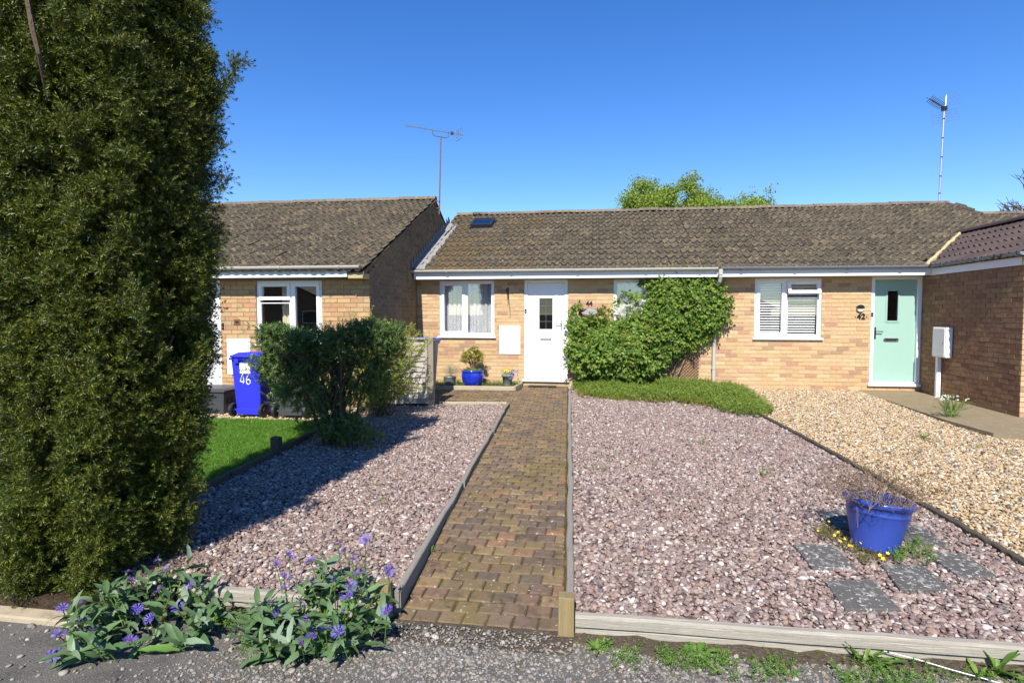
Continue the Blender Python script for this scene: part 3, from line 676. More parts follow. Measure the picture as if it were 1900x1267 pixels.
# right gable end of 42 and the back
mb = MB()
mb.box(X1 - .24, X1, YF + .25, 19.1, -.1, 2.3); mb.box(X0 + .1, X1, 19.1, 19.3, -.1, 2.35)
mb.add([(X1 - .24, 11.72, 2.3), (X1 - .24, 19.1, 2.3), (X1 - .24, RY, deck(RY) - .05), (X1, 11.72, 2.3), (X1, 19.1, 2.3), (X1, RY, deck(RY) - .05)], [(0, 2, 1), (3, 4, 5), (0, 1, 4, 3), (1, 2, 5, 4), (2, 0, 3, 5)])
mb.build('gable_wall', 'brick', H42)
# the projecting wing of 42
WX, WY = 6.06, 9.15
mb = MB(); mb.box(WX + .008, WX + .24, WY + .008, YF + .25, -.2, 2.26); mb.box(WX + .25, 8.94, WY + .008, WY + .24, -.2, 2.26); mb.box(8.70, 8.94, WY + .25, YF + .3, -.2, 2.26)
mb.add([(WX + .01, WY + .008, 2.262), (8.94, WY + .008, 2.262), (WRX, WY + .008, wing(WRX) - .04), (WX + .01, WY + .2, 2.262), (8.94, WY + .2, 2.262), (WRX, WY + .2, wing(WRX) - .04)], [(0, 1, 2), (4, 3, 5), (0, 3, 4, 1), (1, 4, 5, 2), (2, 5, 3, 0)])
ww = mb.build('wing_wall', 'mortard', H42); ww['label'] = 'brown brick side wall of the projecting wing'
bw = bricks((WX, YF, 0), (0, -1, 0), (-1, 0, 0), YF - WY, -.06, lambda s: ZT + .01, off=.06)
bf = bricks((WX, WY, 0), (1, 0, 0), (0, -1, 0), 2.88, -.06, lambda s: 2.24 + WT * min(s, 2.88 - s) - .05)
allb = [(m, 'w') for m in bw] + [(m, 'f') for m in br42]
allb.sort(key=lambda q: (q[0].translation - Vector(CAM)).length)
sel = {id(q[0]) for q in allb[:300]}
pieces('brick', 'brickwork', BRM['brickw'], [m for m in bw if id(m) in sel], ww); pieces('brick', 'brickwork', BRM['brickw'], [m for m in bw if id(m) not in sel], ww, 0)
pieces('brick', 'brickwork', BRM['brick'], bf, ww, 0)
pieces('brick', 'brickwork', BRM['brick'], [m for m in br42 if id(m) in sel], wl42); pieces('brick', 'brickwork', BRM['brick'], [m for m in br42 if id(m) not in sel], wl42, 0)
wr = MB(); wr.hexa([(WEX + .05, 9.08, wing(WEX + .05) - .03), (WRX, 9.08, wing(WRX) - .03), (WRX, 13.2, wing(WRX) - .03), (WEX + .05, 11.3, wing(WEX + .05) - .03), (WEX + .05, 9.08, wing(WEX + .05)), (WRX, 9.08, wing(WRX)), (WRX, 13.2, wing(WRX)), (WEX + .05, 11.3, wing(WEX + .05))])
e2 = 2 * WRX - WEX
wr.hexa([(WRX + .004, 9.08, wing(WRX) - .03), (e2, 9.08, wing(e2) - .03), (e2, 11.3, wing(e2) - .03), (WRX + .004, 13.2, wing(WRX) - .03), (WRX + .004, 9.08, wing(WRX)), (e2, 9.08, wing(e2)), (e2, 11.3, wing(e2)), (WRX + .004, 13.2, wing(WRX))])
wrf = wr.build('wing_roof', 'tiledark', H42); wrf['label'] = 'darker brown tiled roof of the wing'
pw = math.atan(WT)
wt_ = tiles((WEX, 13.3, DZ), (0, -1, 0), (math.cos(pw), 0, math.sin(pw)), (-math.sin(pw), 0, math.cos(pw)), 4.2, 6, lambda c: wing(c.x) > deck(c.y) - .05 and c.x < WRX + .05)
pieces('roof_tile', 'roof_tiles', TM['tiledark'], wt_, wrf)
RMD = ridge_mesh('tiledark')
for k in range(11):
    y = 9.31 + .437 * k
    if deck(y) < wing(WRX) + .12: link('ridge_tile', RMD, wrf, M=Matrix.Translation((WRX, y, wing(WRX) + .05)) @ Matrix.Rotation(R(90), 4, 'Z'))
vm = MB(); vp = []
for k in range(15):
    x = WEX + (WRX - WEX) * k / 14; y = EY + (wing(x) - DZ) / TAN; vp.append((x - .05 + random.gauss(0, .012), y - .02, wing(x) + .052))
vm.tube(vp, [.042 + random.gauss(0, .006) for _ in vp], 6); vm.build('valley_mortar', 'vmortar', H42)
MB().box(WX - .03, WX - .012, WY + .03, YF - .28, ZT - .01, ZT + .14).build('fascia', 'upvc', H42, bevel=.003)
MB().box(WX - .032, WX + .12, WY - .03, WY + .028, ZT - .02, ZT + .13).build('corbel', 'vmortar', H42, bevel=.006)
gm = MB(); half_gutter(gm, (WX - .086, 9.06, ZT + .172), (WX - .086, YF - .35, ZT + .168), dirn=(-1, 0, 0)); gt = gm.build('gutter', 'gutgrey', H42)
gutter_brackets(gt, [(WX - .086, y, ZT + .17) for y in (9.16, 9.95, 10.9)], 'gutgrey', 'y')
# next house of the row, set back to the right
H40 = thing('terraced_house', 'plain tiled roof of the next bungalow showing beyond the gable of 42', 'house', (12, 13.6, 0), 'staggered row of brick bungalows')
mb = MB(); mb.box(8.55, 15, 13.65, 21, -.1, 2.3); mb.build('wall', 'brick', H40)
d2 = 1.85
mb = MB(); roof_slab(mb, 8.52, 15, EY + d2, deck(EY), RY + d2 + .1, deck(RY) + .02); roof_slab(mb, 8.52, 15, RY + d2 + .11, deck(RY) + .02, 21.3, deck(EY)); rf = mb.build('roof', 'tile', H40)
pieces('roof_tile', 'roof_tiles', TM['tile'], tiles((8.55, EY + d2, deck(EY)), (1, 0, 0), VM, WM, 6.3, 13), rf, 150)
for k in range(14): link('ridge_tile', RM, rf, M=Matrix.Translation((8.75 + .437 * k, RY + d2 + .05, deck(RY) + .03)))

# ---- house 46
Y6, Z6, S6 = 9.12, -.10, -3.63
E6, R6, D6 = 8.77, 13.15, 2.0925
def deck6(y): return D6 + TAN * (y - E6) if y < R6 else D6 + TAN * (2 * R6 - E6 - y)
XA = -9.7
op46 = [(-5.64, -4.47, .93, 1.985), (-7.2, -6.31, -.02, 2.0), (-6.19, -5.76, .40, 1.01)]
mb = MB(); backing(mb, XA, S6 - .008, -.4, 2.1, Y6 + .006, Y6 + .24, op46)
mb.add([(S6 - .24, Y6 + .245, -.4), (S6 - .24, 17.2, -.4), (S6 - .24, 17.2, deck6(17.2) - .06), (S6 - .24, R6, deck6(R6) - .06), (S6 - .24, Y6 + .245, deck6(Y6 + .245) - .06),
        (S6 - .006, Y6 + .245, -.4), (S6 - .006, 17.2, -.4), (S6 - .006, 17.2, deck6(17.2) - .06), (S6 - .006, R6, deck6(R6) - .06), (S6 - .006, Y6 + .245, deck6(Y6 + .245) - .06)],
       [(0, 1, 2, 3, 4), (9, 8, 7, 6, 5), (0, 5, 6, 1), (1, 6, 7, 2), (2, 7, 8, 3), (3, 8, 9, 4), (4, 9, 5, 0)])
mb.box(S6 - .24, S6 - .006, Y6 + .006, Y6 + .244, 2.101, 2.16)
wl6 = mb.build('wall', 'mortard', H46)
b6 = bricks((XA, Y6, 0), (1, 0, 0), (0, -1, 0), S6 - XA, -.12, lambda s: 2.02, [(o[0] - XA, o[1] - XA, o[2], o[3]) for o in op46])
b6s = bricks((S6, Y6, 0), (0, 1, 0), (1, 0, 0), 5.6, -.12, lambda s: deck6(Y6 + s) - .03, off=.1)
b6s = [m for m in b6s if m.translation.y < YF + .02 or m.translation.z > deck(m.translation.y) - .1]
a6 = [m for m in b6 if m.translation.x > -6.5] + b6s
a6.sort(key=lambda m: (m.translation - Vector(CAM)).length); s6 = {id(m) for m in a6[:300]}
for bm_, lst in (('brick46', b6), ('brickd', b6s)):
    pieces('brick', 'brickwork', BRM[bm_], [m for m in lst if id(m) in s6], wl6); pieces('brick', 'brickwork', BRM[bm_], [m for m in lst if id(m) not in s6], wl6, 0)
rm = MB(); rm.box(XA, S6 - .25, Y6 + .25, 17, 2.11, 2.15); rm.box(XA, S6 - .25, Y6 + 3.2, Y6 + 3.3, -.1, 2.1); rm.box(XA + .02, XA + .1, Y6 + .25, Y6 + 3.19, -.1, 2.1); rm.box(XA + .11, S6 - .25, Y6 + .25, Y6 + 3.19, -.12, -.06); rm.build('room', 'room', H46)
mb = MB(); roof_slab(mb, XA, S6 + .02, E6 + .06, deck6(E6 + .06), R6, deck6(R6)); roof_slab(mb, XA, S6 + .02, R6 + .01, deck6(R6), 17.5, deck6(17.5)); rf6 = mb.build('roof', 'tile', H46)
pieces('roof_tile', 'roof_tiles', TM['tile'], tiles((S6 + .03 - 6.0, E6, deck6(E6)), (1, 0, 0), VM, WM, 6.0, 14, lambda c: c.y < R6 - .02), rf6)
MB().add([(S6 + .02, E6 + .02, deck6(E6) - .05), (S6 + .02, R6, deck6(R6) - .05), (S6 + .035, R6, deck6(R6) - .05), (S6 + .035, E6 + .02, deck6(E6) - .05), (S6 + .02, E6 + .02, deck6(E6) + .012), (S6 + .02, R6, deck6(R6) + .012), (S6 + .035, R6, deck6(R6) + .012), (S6 + .035, E6 + .02, deck6(E6) + .012)],
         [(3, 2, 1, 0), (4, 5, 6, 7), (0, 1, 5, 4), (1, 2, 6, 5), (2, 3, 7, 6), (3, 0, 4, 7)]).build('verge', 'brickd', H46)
for k in range(14): link('ridge_tile', RM, rf6, M=Matrix.Translation((S6 - .19 - .437 * k, R6, deck6(R6) + .008 + random.gauss(0, .004))) @ Euler((random.gauss(0, .02), 0, random.gauss(0, .01))).to_matrix().to_4x4())
fascia_run(H46, XA, S6 - .26, Y6, 2.02, 'upvcold', 'gutcream', (-4.0, -5.0, -6.0, -7.0), XA, S6 - .02)
MB().box(S6 - .25, S6 - .0, Y6 - .29, Y6 - .002, 1.995, 2.09).build('corbel', 'vmortar', H46, bevel=.01)
# lead flashing where the roof of 44 meets the gable of 46
fl = MB(); pts = []
N_ = 19
low = [(y, deck(y) + .03) for y in np.linspace(11.3, RY - .9, N_)]
for k in range(N_ - 1):
    (ya, za), (yb_, zb_) = low[k], low[k + 1]
    vs_ = [(S6 + .004, ya, za), (S6 + .004, yb_, zb_), (S6 + .004, yb_, zb_ + .13), (S6 + .004, ya, zb_ + .19), (S6 + .012, ya, za), (S6 + .012, yb_, zb_), (S6 + .012, yb_, zb_ + .13), (S6 + .012, ya, zb_ + .19)]
    fl.add(vs_, [(0, 1, 2, 3), (7, 6, 5, 4), (0, 4, 5, 1), (1, 5, 6, 2), (2, 6, 7, 3), (3, 7, 4, 0)])
fl.build('step_flashing', 'lead', H44)
fl = MB(); rows = []
for k in range(40):
    y = 11.38 + (RY - .95 - 11.38) * k / 39
    e = .23 + random.gauss(0, .012) + .02 * math.sin(k * 1.3)
    rows.append([(S6 + .012, y, deck(y) + .10), (S6 + .10, y, deck(y) + .072 + random.gauss(0, .004)), (S6 + e, y, deck(y) + .075 + .012 * math.sin(k * 2.2)), (S6 + e + .01, y, deck(y) + .04)])
fl.add([p for r_ in rows for p in r_], [(4 * i + j, 4 * i + j + 1, 4 * i + 5 + j, 4 * i + 4 + j) for i in range(39) for j in range(3)])
fl.build('lead_apron', 'leadlit', H44)
# roof window
def rp(x, y, h): return Vector((x, y, deck(y))) + Vector(WM) * h
mb = MB()
for (a, b, c, d) in ((-3.04, -2.98, 14.28, 14.84), (-2.56, -2.50, 14.28, 14.84), (-2.98, -2.56, 14.28, 14.36), (-2.98, -2.56, 14.78, 14.84)):
    mb.hexa([rp(a, c, 0), rp(b, c, 0), rp(b, d, 0), rp(a, d, 0), rp(a, c, .10), rp(b, c, .10), rp(b, d, .10), rp(a, d, .10)])
rw = mb.build('roof_window', 'roofwin', H44, bevel=.004)
MB().hexa([rp(-2.98, 14.36, .07), rp(-2.56, 14.36, .07), rp(-2.56, 14.78, .07), rp(-2.98, 14.78, .07), rp(-2.98, 14.36, .085), rp(-2.56, 14.36, .085), rp(-2.56, 14.78, .085), rp(-2.98, 14.78, .085)]).build('pane', glassm('roof_glass', 2.6, (.3, .32, .35)), rw)
# windows
window(H44, -3.15, -2.0, .97, 2.11, YF, lights2(-3.15, -2.0, .97, 2.11, -2.60, ('sash', 'fix')), -2.60, label='white window with lace curtains, left of the door')
window(H44, .41, 1.58, .97, 2.11, YF, lights2(.41, 1.58, .97, 2.11, 1.0, ('fix', 'sash')), 1.0, label='white window half hidden by the climbing rose')
window(H42, 3.09, 4.30, .97, 2.11, YF, lights2(3.09, 4.30, .97, 2.11, 3.66, ('sash', 'topopen')), 3.66, label='white window with its top light open')
window(H46, -5.64, -4.47, .93, 1.985, Y6, lights2(-5.64, -4.47, .93, 1.985, -5.02, ('topsash', 'sash')), -5.02, label='white window beside the gas meter cupboard')
# ---- door of 44
def handle(par, x, z, y, s=1, m='chrome'):
    MB().box(x - .014, x + .014, y - .012, y, z - .11, z + .11).build('handle_plate', m, par, bevel=.004)
    MB().tube([(x, y - .008, z + .03), (x, y - .045, z + .03), (x + s * .03, y - .05, z + .03), (x + s * .12, y - .05, z + .028)], .009, 8).build('handle', m, par, smooth=True)
mb = MB(); frame_hex(mb, -1.38, -.50, .10, 2.12, YF + .02, YF + .12, .065, .03)
df = mb.build('door_frame', 'upvc', H44, bevel=.004)
MB().box(-1.42, -.46, YF - .05, YF + .12, .055, .099).build('door_sill', 'upvc', df, bevel=.006)
ln = (-1.075, -.805, 1.12, 1.75)
mb = MB(); backing(mb, -1.312, -.568, .135, 2.052, YF + .036, YF + .08, [ln])
dr = mb.build('door', 'upvc', H44); dr['label'] = 'white panelled front door with a leaded arched pane'
mb = MB()
frame_hex(mb, -1.27, -.61, .16, 2.02, YF + .028, YF + .0355, .014)
frame_hex(mb, -1.20, -.68, 1.86, 1.98, YF + .030, YF + .0355, .010)
for k in range(14):         # arched moulding over the pane
    a0, a1 = math.pi * k / 14, math.pi * (k + 1) / 14; cx, cz = -.94, 1.76
    p = lambda a, r_: (cx - math.cos(a) * r_ * 1.45, cz + math.sin(a) * r_ * .42)
    q = [p(a0, .165), p(a1, .165), p(a1, .185), p(a0, .185)]
    mb.hexa([(x, YF + .0355, z) for x, z in q] + [(x, YF + .026, z) for x, z in q])
for (z, hw) in ((1.07, .17), (.995, .24), (.83, .21), (.765, .15), (.46, .17), (.385, .24), (.225, .30)): mb.box(-.94 - hw, -.94 + hw, YF + .028, YF + .0355, z, z + .012)
mb.build('door_moulding', 'upvc', dr)
mb = MB(); frame_hex(mb, ln[0] - .018, ln[1] + .018, ln[2] - .018, ln[3] + .018, YF + .024, YF + .0355, .018); mb.build('pane_trim', 'upvc', dr)
MB().box(ln[0], ln[1], YF + .055, YF + .065, ln[2], ln[3]).build('pane', 'dglass', dr)
MB().box(ln[0] - .01, ln[1] + .01, YF + .0665, YF + .072, ln[2] - .01, ln[3] + .01).build('pane_backing', 'black', dr)
mb = MB()
for k in range(1, 4): z = ln[2] + (ln[3] - ln[2]) * k / 4; mb.box(ln[0], ln[1], YF + .050, YF + .0545, z - .004, z + .004)
mb.box(-.944, -.936, YF + .0495, YF + .054, ln[2], ln[3]); mb.box(ln[0], ln[0] + .03, YF + .0493, YF + .0538, ln[2], ln[2] + .002)
mb.build('lead_cames', 'lead', dr)
handle(dr, -.628, 1.2, YF + .036, -1, 'alu')
mb = MB().box(-1.08, -.80, YF + .022, YF + .0355, .87, .965); lb = mb.build('letterbox', 'upvcold', dr, bevel=.006)
MB().box(-1.055, -.825, YF + .016, YF + .0215, .895, .945).build('letterbox_flap', 'alu', lb, bevel=.003)
# ---- door of 42
mb = MB(); frame_hex(mb, 5.18, 6.05, .125, 2.13, YF + .015, YF + .14, .062, .03); df = mb.build('door_frame', 'upvc', H42, bevel=.004)
MB().box(5.14, 6.055, YF - .05, YF + .14, .075, .124).build('door_sill', 'upvc', df, bevel=.006)
mb = MB(); ln = (5.485, 5.67, 1.30, 1.86); backing(mb, 5.245, 5.985, .158, 2.065, YF + .07, YF + .115, [ln]); dr = mb.build('door', 'mint', H42); dr['label'] = 'mint green front door with a narrow dark pane'
mb = MB(); frame_hex(mb, ln[0] - .028, ln[1] + .028, ln[2] - .028, ln[3] + .028, YF + .058, YF + .0695, .03); mb.build('pane_trim', 'mint', dr, bevel=.004)
MB().box(ln[0] + .003, ln[1] - .003, YF + .085, YF + .095, ln[2] + .003, ln[3] - .003).build('pane', 'dglass', dr)
MB().box(ln[0] - .01, ln[1] + .01, YF + .1155, YF + .12, ln[2] - .01, ln[3] + .01).build('pane_backing', 'black', dr)
handle(dr, 5.285, 1.07, YF + .07, 1, 'black')
mb = MB(); n = 12
ov = [(5.565 + .10 * sx + .032 * math.cos(a), .945 + .032 * math.sin(a)) for sx, a0 in ((1, -90), (-1, 90)) for a in [R(a0 + 180 * k / n) for k in range(n + 1)]]
mb.add([(x, YF + .0695, z) for x, z in ov] + [(x, YF + .056, z) for x, z in ov], [tuple(range(2 * n + 2, 4 * n + 4)), tuple(range(2 * n + 1, -1, -1))] + [(i, (i + 1) % (2 * n + 2), 2 * n + 2 + (i + 1) % (2 * n + 2), 2 * n + 2 + i) for i in range(2 * n + 2)])
lb = mb.build('letterbox', 'chrome', dr); MB().box(5.47, 5.66, YF + .052, YF + .0555, .93, .96).build('letterbox_flap', 'black', lb)
# ---- door of 46
mb = MB(); frame_hex(mb, -7.2, -6.31, -.02, 2.0, Y6 + .02, Y6 + .12, .065); df = mb.build('door_frame', 'upvc', H46, bevel=.004)
mb = MB(); ln = (-6.95, -6.58, .95, 1.75); backing(mb, -7.132, -6.378, .048, 1.932, Y6 + .036, Y6 + .08, [ln]); dr = mb.build('door', 'upvc', H46); dr['label'] = 'white front door partly hidden by the yew'
MB().box(ln[0], ln[1], Y6 + .055, Y6 + .065, ln[2], ln[3]).build('pane', 'dglass', dr); MB().box(ln[0] - .01, ln[1] + .01, Y6 + .081, Y6 + .085, ln[2] - .01, ln[3] + .01).build('pane_backing', 'black', dr)
handle(dr, -6.425, 1.0, Y6 + .036, -1, 'alu')
# ---- meter cupboards let into the walls
def cupboard(H, x0, x1, z0, z1, yf, lab):
    mb = MB(); frame_hex(mb, x0, x1, z0, z1, yf - .016, yf + .12, .022); o = mb.build('meter_cupboard', 'upvc', H, bevel=.003); o['label'] = lab
    MB().box(x0 + .024, x1 - .024, yf - .022, yf + .02, z0 + .024, z1 - .024).build('cupboard_door', 'upvc', o, bevel=.004)
    MB().tube([(x0 + .05, yf - .028, (z0 + z1) / 2), (x0 + .05, yf - .021, (z0 + z1) / 2)], .008, 8).build('lock', 'alu', o)
cupboard(H44, -1.89, -1.46, .61, 1.19, YF, 'white meter cupboard in the wall left of the white door')
cupboard(H46, -6.19, -5.76, .40, 1.01, Y6, 'white meter cupboard behind the blue bin')
# ---- downpipe between 44 and 42
px_ = 2.335; mb = MB()
mb.tube([(px_ + .04, YF - .356, 2.25), (px_ + .04, YF - .356, 2.12), (px_ + .035, YF - .32, 2.05), (px_, YF - .09, 1.88), (px_, YF - .06, 1.84), (px_, YF - .06, -.05)], .034, 12)
mb.tube([(px_ + .04, YF - .356, 2.27), (px_ + .04, YF - .356, 2.16)], .043, 12)
dp = mb.build('downpipe', 'pipe', H42, smooth=False)
for z in (1.72, .38, 1.05): MB().tube([(px_, YF - .06, z - .02), (px_, YF - .06, z + .02)], .042, 12).build('pipe_clip', 'pipe', dp)

# ================================================================== GARDEN EDGING, GRAVEL, PAVING
def board(mb, a, b, th, zt, zb, wob=.004, seg=8):
    """a weathered board standing on edge from a to b (x, y); zt and zb functions of y"""
    a, b = Vector(a), Vector(b); d = (b - a).normalized(); s = Vector((-d.y, d.x)) * th / 2; vs_ = []
    for k in range(seg + 1):
        p = a + (b - a) * k / seg; o = random.gauss(0, wob); h = random.gauss(0, wob * .7); ch = th * .16
        t, bt = zt(p.y) + h, zb(p.y)
        q = [(p + s, bt), (p + s, t - ch), (p + s * .7, t), (p - s * .7, t), (p - s, t - ch), (p - s, bt)]
        vs_ += [(c.x + o, c.y + o * .5, z) for c, z in q]
    fs = [(6 * i + j, 6 * i + (j + 1) % 6, 6 * i + 6 + (j + 1) % 6, 6 * i + 6 + j) for i in range(seg) for j in range(6)]
    fs = [f[::-1] for f in fs] + [tuple(range(6)), tuple(6 * seg + 5 - j for j in range(6))]
    mb.add(vs_, fs)
def edging(label, pts, th, zt, zb, m, group='timber edging boards', wob=.004):
    t = thing('timber_edging', label, 'edging', (pts[0][0], pts[0][1], zb(pts[0][1])), group)
    for p, q in zip(pts[:-1], pts[1:]):
        p_, q_ = Vector(p), Vector(q); d = (q_ - p_).normalized() * .004
        mb = MB(); board(mb, p_ + d, q_ - d, th, zt, zb, wob); mb.build('board', m, t)
    return t
edging('dark low boards between the lawn and the purple gravel', [(LBX, 3.24), (LBX + .01, 5.2), (LBX - .005, 6.9), (LBX + .01, 9.05)], .05, gb(.055), gb(-.25), 'wyd')
edging('grey board along the path on the side of the big yew', [(xL(3.24) - .02, 3.24), (xL(5.3) - .028, 5.3), (xL(7.4) - .02, 7.4), (xL(9.47) - .026, 9.47)], .045, gb(.028), gb(-.3), 'wy')
edging('grey straight board between the path and the gravel with the stepping slabs', [(xR(3.24) + .02, 3.24), (xR(5.6) + .026, 5.6), (xR(8.2) + .02, 8.2), (xR(10.9) + .026, 10.9)], .047, gb(.026), gb(-.3), 'wy')
edging('dark boards curving between the purple and the golden gravel', rb[::-1] + [(2.44, 9.25)], .05, gb(.03), gb(-.25), 'wyd')
edging('pale board across the gravel beside the lap fence', [(-2.53, 9.36), (-1.40, 9.46)], .06, gb(.03), gb(-.2), 'kerb', wob=.002)
edging('pale boards round the bed under the lace curtain window', [(-3.3, 10.97), (-1.50, 11.07), (-1.42, 11.6)], .05, gb(.045), gb(-.2), 'kerb', wob=.002)
for lab, xa, xb in (('low pale timber beam between the two blue flowering clumps', -2.5, -1.235), ('long pale timber beam at the road below the stepping slabs', -.085, 3.1)):
    t = thing('timber_edging', lab, 'edging', (xa, 3.16, ROADZ), 'pale beams along the road')
    for (ya, yb_, za, zb_) in ((3.162, 3.20, -.41, -.306), (3.146, 3.205, -.300, -.236)):
        mb = MB(); n = 14; vs_ = []
        for k in range(n + 1):
            x = xa + (xb - xa) * k / n; o = random.gauss(0, .0025); h = random.gauss(0, .002); c = .012
            vs_ += [(x, ya + o, za), (x, ya + o, zb_ - c + h), (x, ya + o + c, zb_ + h), (x, yb_ + o - c, zb_ + h), (x, yb_ + o, zb_ - c + h), (x, yb_ + o, za)]
        fs = [(6 * i + j, 6 * i + 6 + j, 6 * i + 6 + (j + 1) % 6, 6 * i + (j + 1) % 6) for i in range(n) for j in range(6)] + [(0, 1, 2, 3, 4, 5), tuple(6 * n + 5 - j for j in range(6))]
        mb.add(vs_, [f[::-1] for f in fs]); mb.build('beam', 'wx', t)
def post(label, x, y, w_, z0, z1, m, group):
    mb = MB(); h = w_ / 2
    mb.hexa([(x - h, y - h, z0), (x + h, y - h, z0), (x + h, y + h, z0), (x - h, y + h, z0), (x - h + .003, y - h, z1), (x + h, y - h + .002, z1 - .004), (x + h - .002, y + h, z1 - .008), (x - h, y + h, z1 - .003)])
    o = mb.build('edging_post', m, None, bevel=.006); return tag(o, label, 'post', group)
post('short green stained post in the blue flowers at the path end', -1.205, 3.19, .085, -.42, -.135, 'wz', 'short posts at the path')
post('short green stained post at the end of the long pale beam', -.135, 3.17, .09, -.42, -.13, 'wz', 'short posts at the path')
post('stubby dark post in the boards at the edge of the lawn', LBX - .045, 6.17, .10, -.4, .02, 'wyd', 'short posts at the path')

steps = [('speckled square slab beside the yellow flowered mat', [(1471, 1011), (1544, 1012), (1591, 1056), (1508, 1057)]),
         ('lichen spotted slab lowest down, next to the long pale beam', [(1528, 1077), (1619, 1078), (1672, 1133), (1568, 1133)]),
         ('darkest stepping slab right below the tilted blue pot', [(1634, 1049), (1711, 1049), (1767, 1096), (1670, 1096)]),
         ('pale spotted slab with weeds along its edge, towards the golden gravel', [(1716, 1026), (1789, 1028), (1849, 1070), (1782, 1073)]),
         ('slab half hidden behind the tilted blue pot', [(1640, 972), (1704, 975), (1760, 1013), (1690, 1013)]),
         ('small slab lying in the shadow of the tilted blue pot', [(1514, 948), (1575, 950), (1604, 985), (1546, 982)])]
slabpolys = []
for lab, q in steps:
    P = [tuple(gnd(*p)[:2]) for p in q]; slabpolys.append(P)
    tag(MB().prism(P, gb(.012), -.35).build('stepping_slab', 'slabc', bevel=.006), lab, 'paving slab', 'stepping slabs in the purple gravel')

PB = {k: pebble(k) for k in ('pebp', 'pebg', 'pebb', 'pebr')}
def gravel(name, label, polys, dens, size, m, zf, avoid=(), amt=.35, pile=.012, cat=None):
    Q = np.concatenate([sample(p, dens) for p in polys])
    for a in avoid: Q = Q[~inpoly(Q, a)]
    n = len(Q); z = np.array([zf(y) for y in Q[:, 1]]) + rng.random(n) * pile
    s = size * np.exp(rng.normal(size=n) * .28)
    o = scatter(name, PB[m], np.c_[Q, z], flatrot(n, amt), s); o['label'] = label; return o
potpoly = [(2.0 + .17 * math.cos(a), 4.3 + .17 * math.sin(a)) for a in np.linspace(0, 6.28, 12)[:-1]]
shrink = lambda P, f=.93: [((x - sum(p[0] for p in P) / len(P)) * f + sum(p[0] for p in P) / len(P), (y - sum(p[1] for p in P) / len(P)) * f + sum(p[1] for p in P) / len(P)) for x, y in P]
gravel('purple_gravel', 'purple and pink gravel between the lawn boards and the path', [bedL], 3000, .0265, 'pebp', lambda y: gz(y) - .014)
gravel('purple_gravel', 'purple and pink gravel round the stepping slabs', [bedR], 3000, .0265, 'pebp', lambda y: gz(y) - .014, [shrink(p) for p in slabpolys] + [potpoly])
gravel('golden_gravel', 'golden gravel in front of the mint door', [[(2.9, 3.2), (7.2, 3.2), (6.5, 7.75), (5.6, 7.7), (4.97, 7.93), (4.89, 8.8), (4.93, 10.35), (4.96, 11.69), (2.36, 11.69), (2.52, 9.3)] + [(x + .03, y) for x, y in rb]], 3000, .024, 'pebg', lambda y: gz(y) - .016)
gravel('beige_gravel', 'fine beige gravel under the bins by the wall', [[(-12, 7.74), (LBX - .04, 7.82), (LBX - .04, 9.1), (-12, 9.1)]], 1500, .024, 'pebb', lambda y: gz(y) - .016)
# loose chippings on the road, thick along the gardens, thin towards the left
roadp = [(-3.6, 1.6), (4.0, 1.6), (4.0, 3.12), (-3.6, 3.12)]
Q = sample(roadp, 9500); dx = np.clip((Q[:, 0] + 2.35 - .5 * (Q[:, 1] - 2.6)) / .9, .02, 1)
nzv = .5 + .5 * np.sin(Q[:, 0] * 3.1 + np.sin(Q[:, 1] * 5.3) * 1.7) * np.sin(Q[:, 1] * 6.1 + 1.3 + Q[:, 0] * 1.9)
keep = rng.random(len(Q)) < dx * (.35 + .65 * nzv); Q = Q[keep]; n = len(Q)
o = scatter('road_chippings', PB['pebr'], np.c_[Q, np.where((Q[:, 0] > -1.2) & (Q[:, 0] < -.1) & (Q[:, 1] > 2.96), ROADZ + (Q[:, 1] - 2.96) * .2, ROADZ + .001)], flatrot(n, .3), .0105 * np.exp(rng.normal(size=n) * .4)); o['label'] = 'loose grey chippings on the worn road surface'
Q = sample(roadp, 120); n = len(Q)
o = scatter('road_stones', PB['pebr'], np.c_[Q, np.full(n, ROADZ + .003)], flatrot(n, .3), .022 * np.exp(rng.normal(size=n) * .35)); o['label'] = 'scattered larger stones on the worn road surface'
Q = np.c_[rng.uniform(xL(6) - .1, xR(6) + .2, 420), rng.uniform(3.2, 9.2, 420)]; Q = Q[(Q[:, 0] > [xL(y) + .03 for y in Q[:, 1]]) & (Q[:, 0] < [xR(y) - .03 for y in Q[:, 1]])]; n = len(Q)
o = scatter('path_grit', PB['pebr'], np.c_[Q, [pz(y) + .002 for y in Q[:, 1]]], flatrot(n, .3), .008 * np.exp(rng.normal(size=n) * .4)); o['label'] = 'bits of grit lying on the block path'

# ================================================================== PLANTS
SPR = {k: sprig(k, m) for k, m in (('yew', 'yew'), ('privet', 'privet'), ('young', 'yellowleaf'), ('rose', 'rose'), ('herb', 'herb'), ('tuft', 'grass'), ('tree', 'tree'), ('dead', 'dead'), ('silver', 'grey_leaf'), ('box', 'box'))}
SPR['star'] = sprig('star', 'yellow', 2); SPR['wstar'] = sprig('star', 'whitep', 2); SPR['mstar'] = sprig('star', 'mauve', 2)
SPR['sed'] = sprig('herb', 'sedum', 3); SPR['weed'] = sprig('herb', 'weed', 3); SPR['moss'] = sprig('tuft', 'moss', 2)
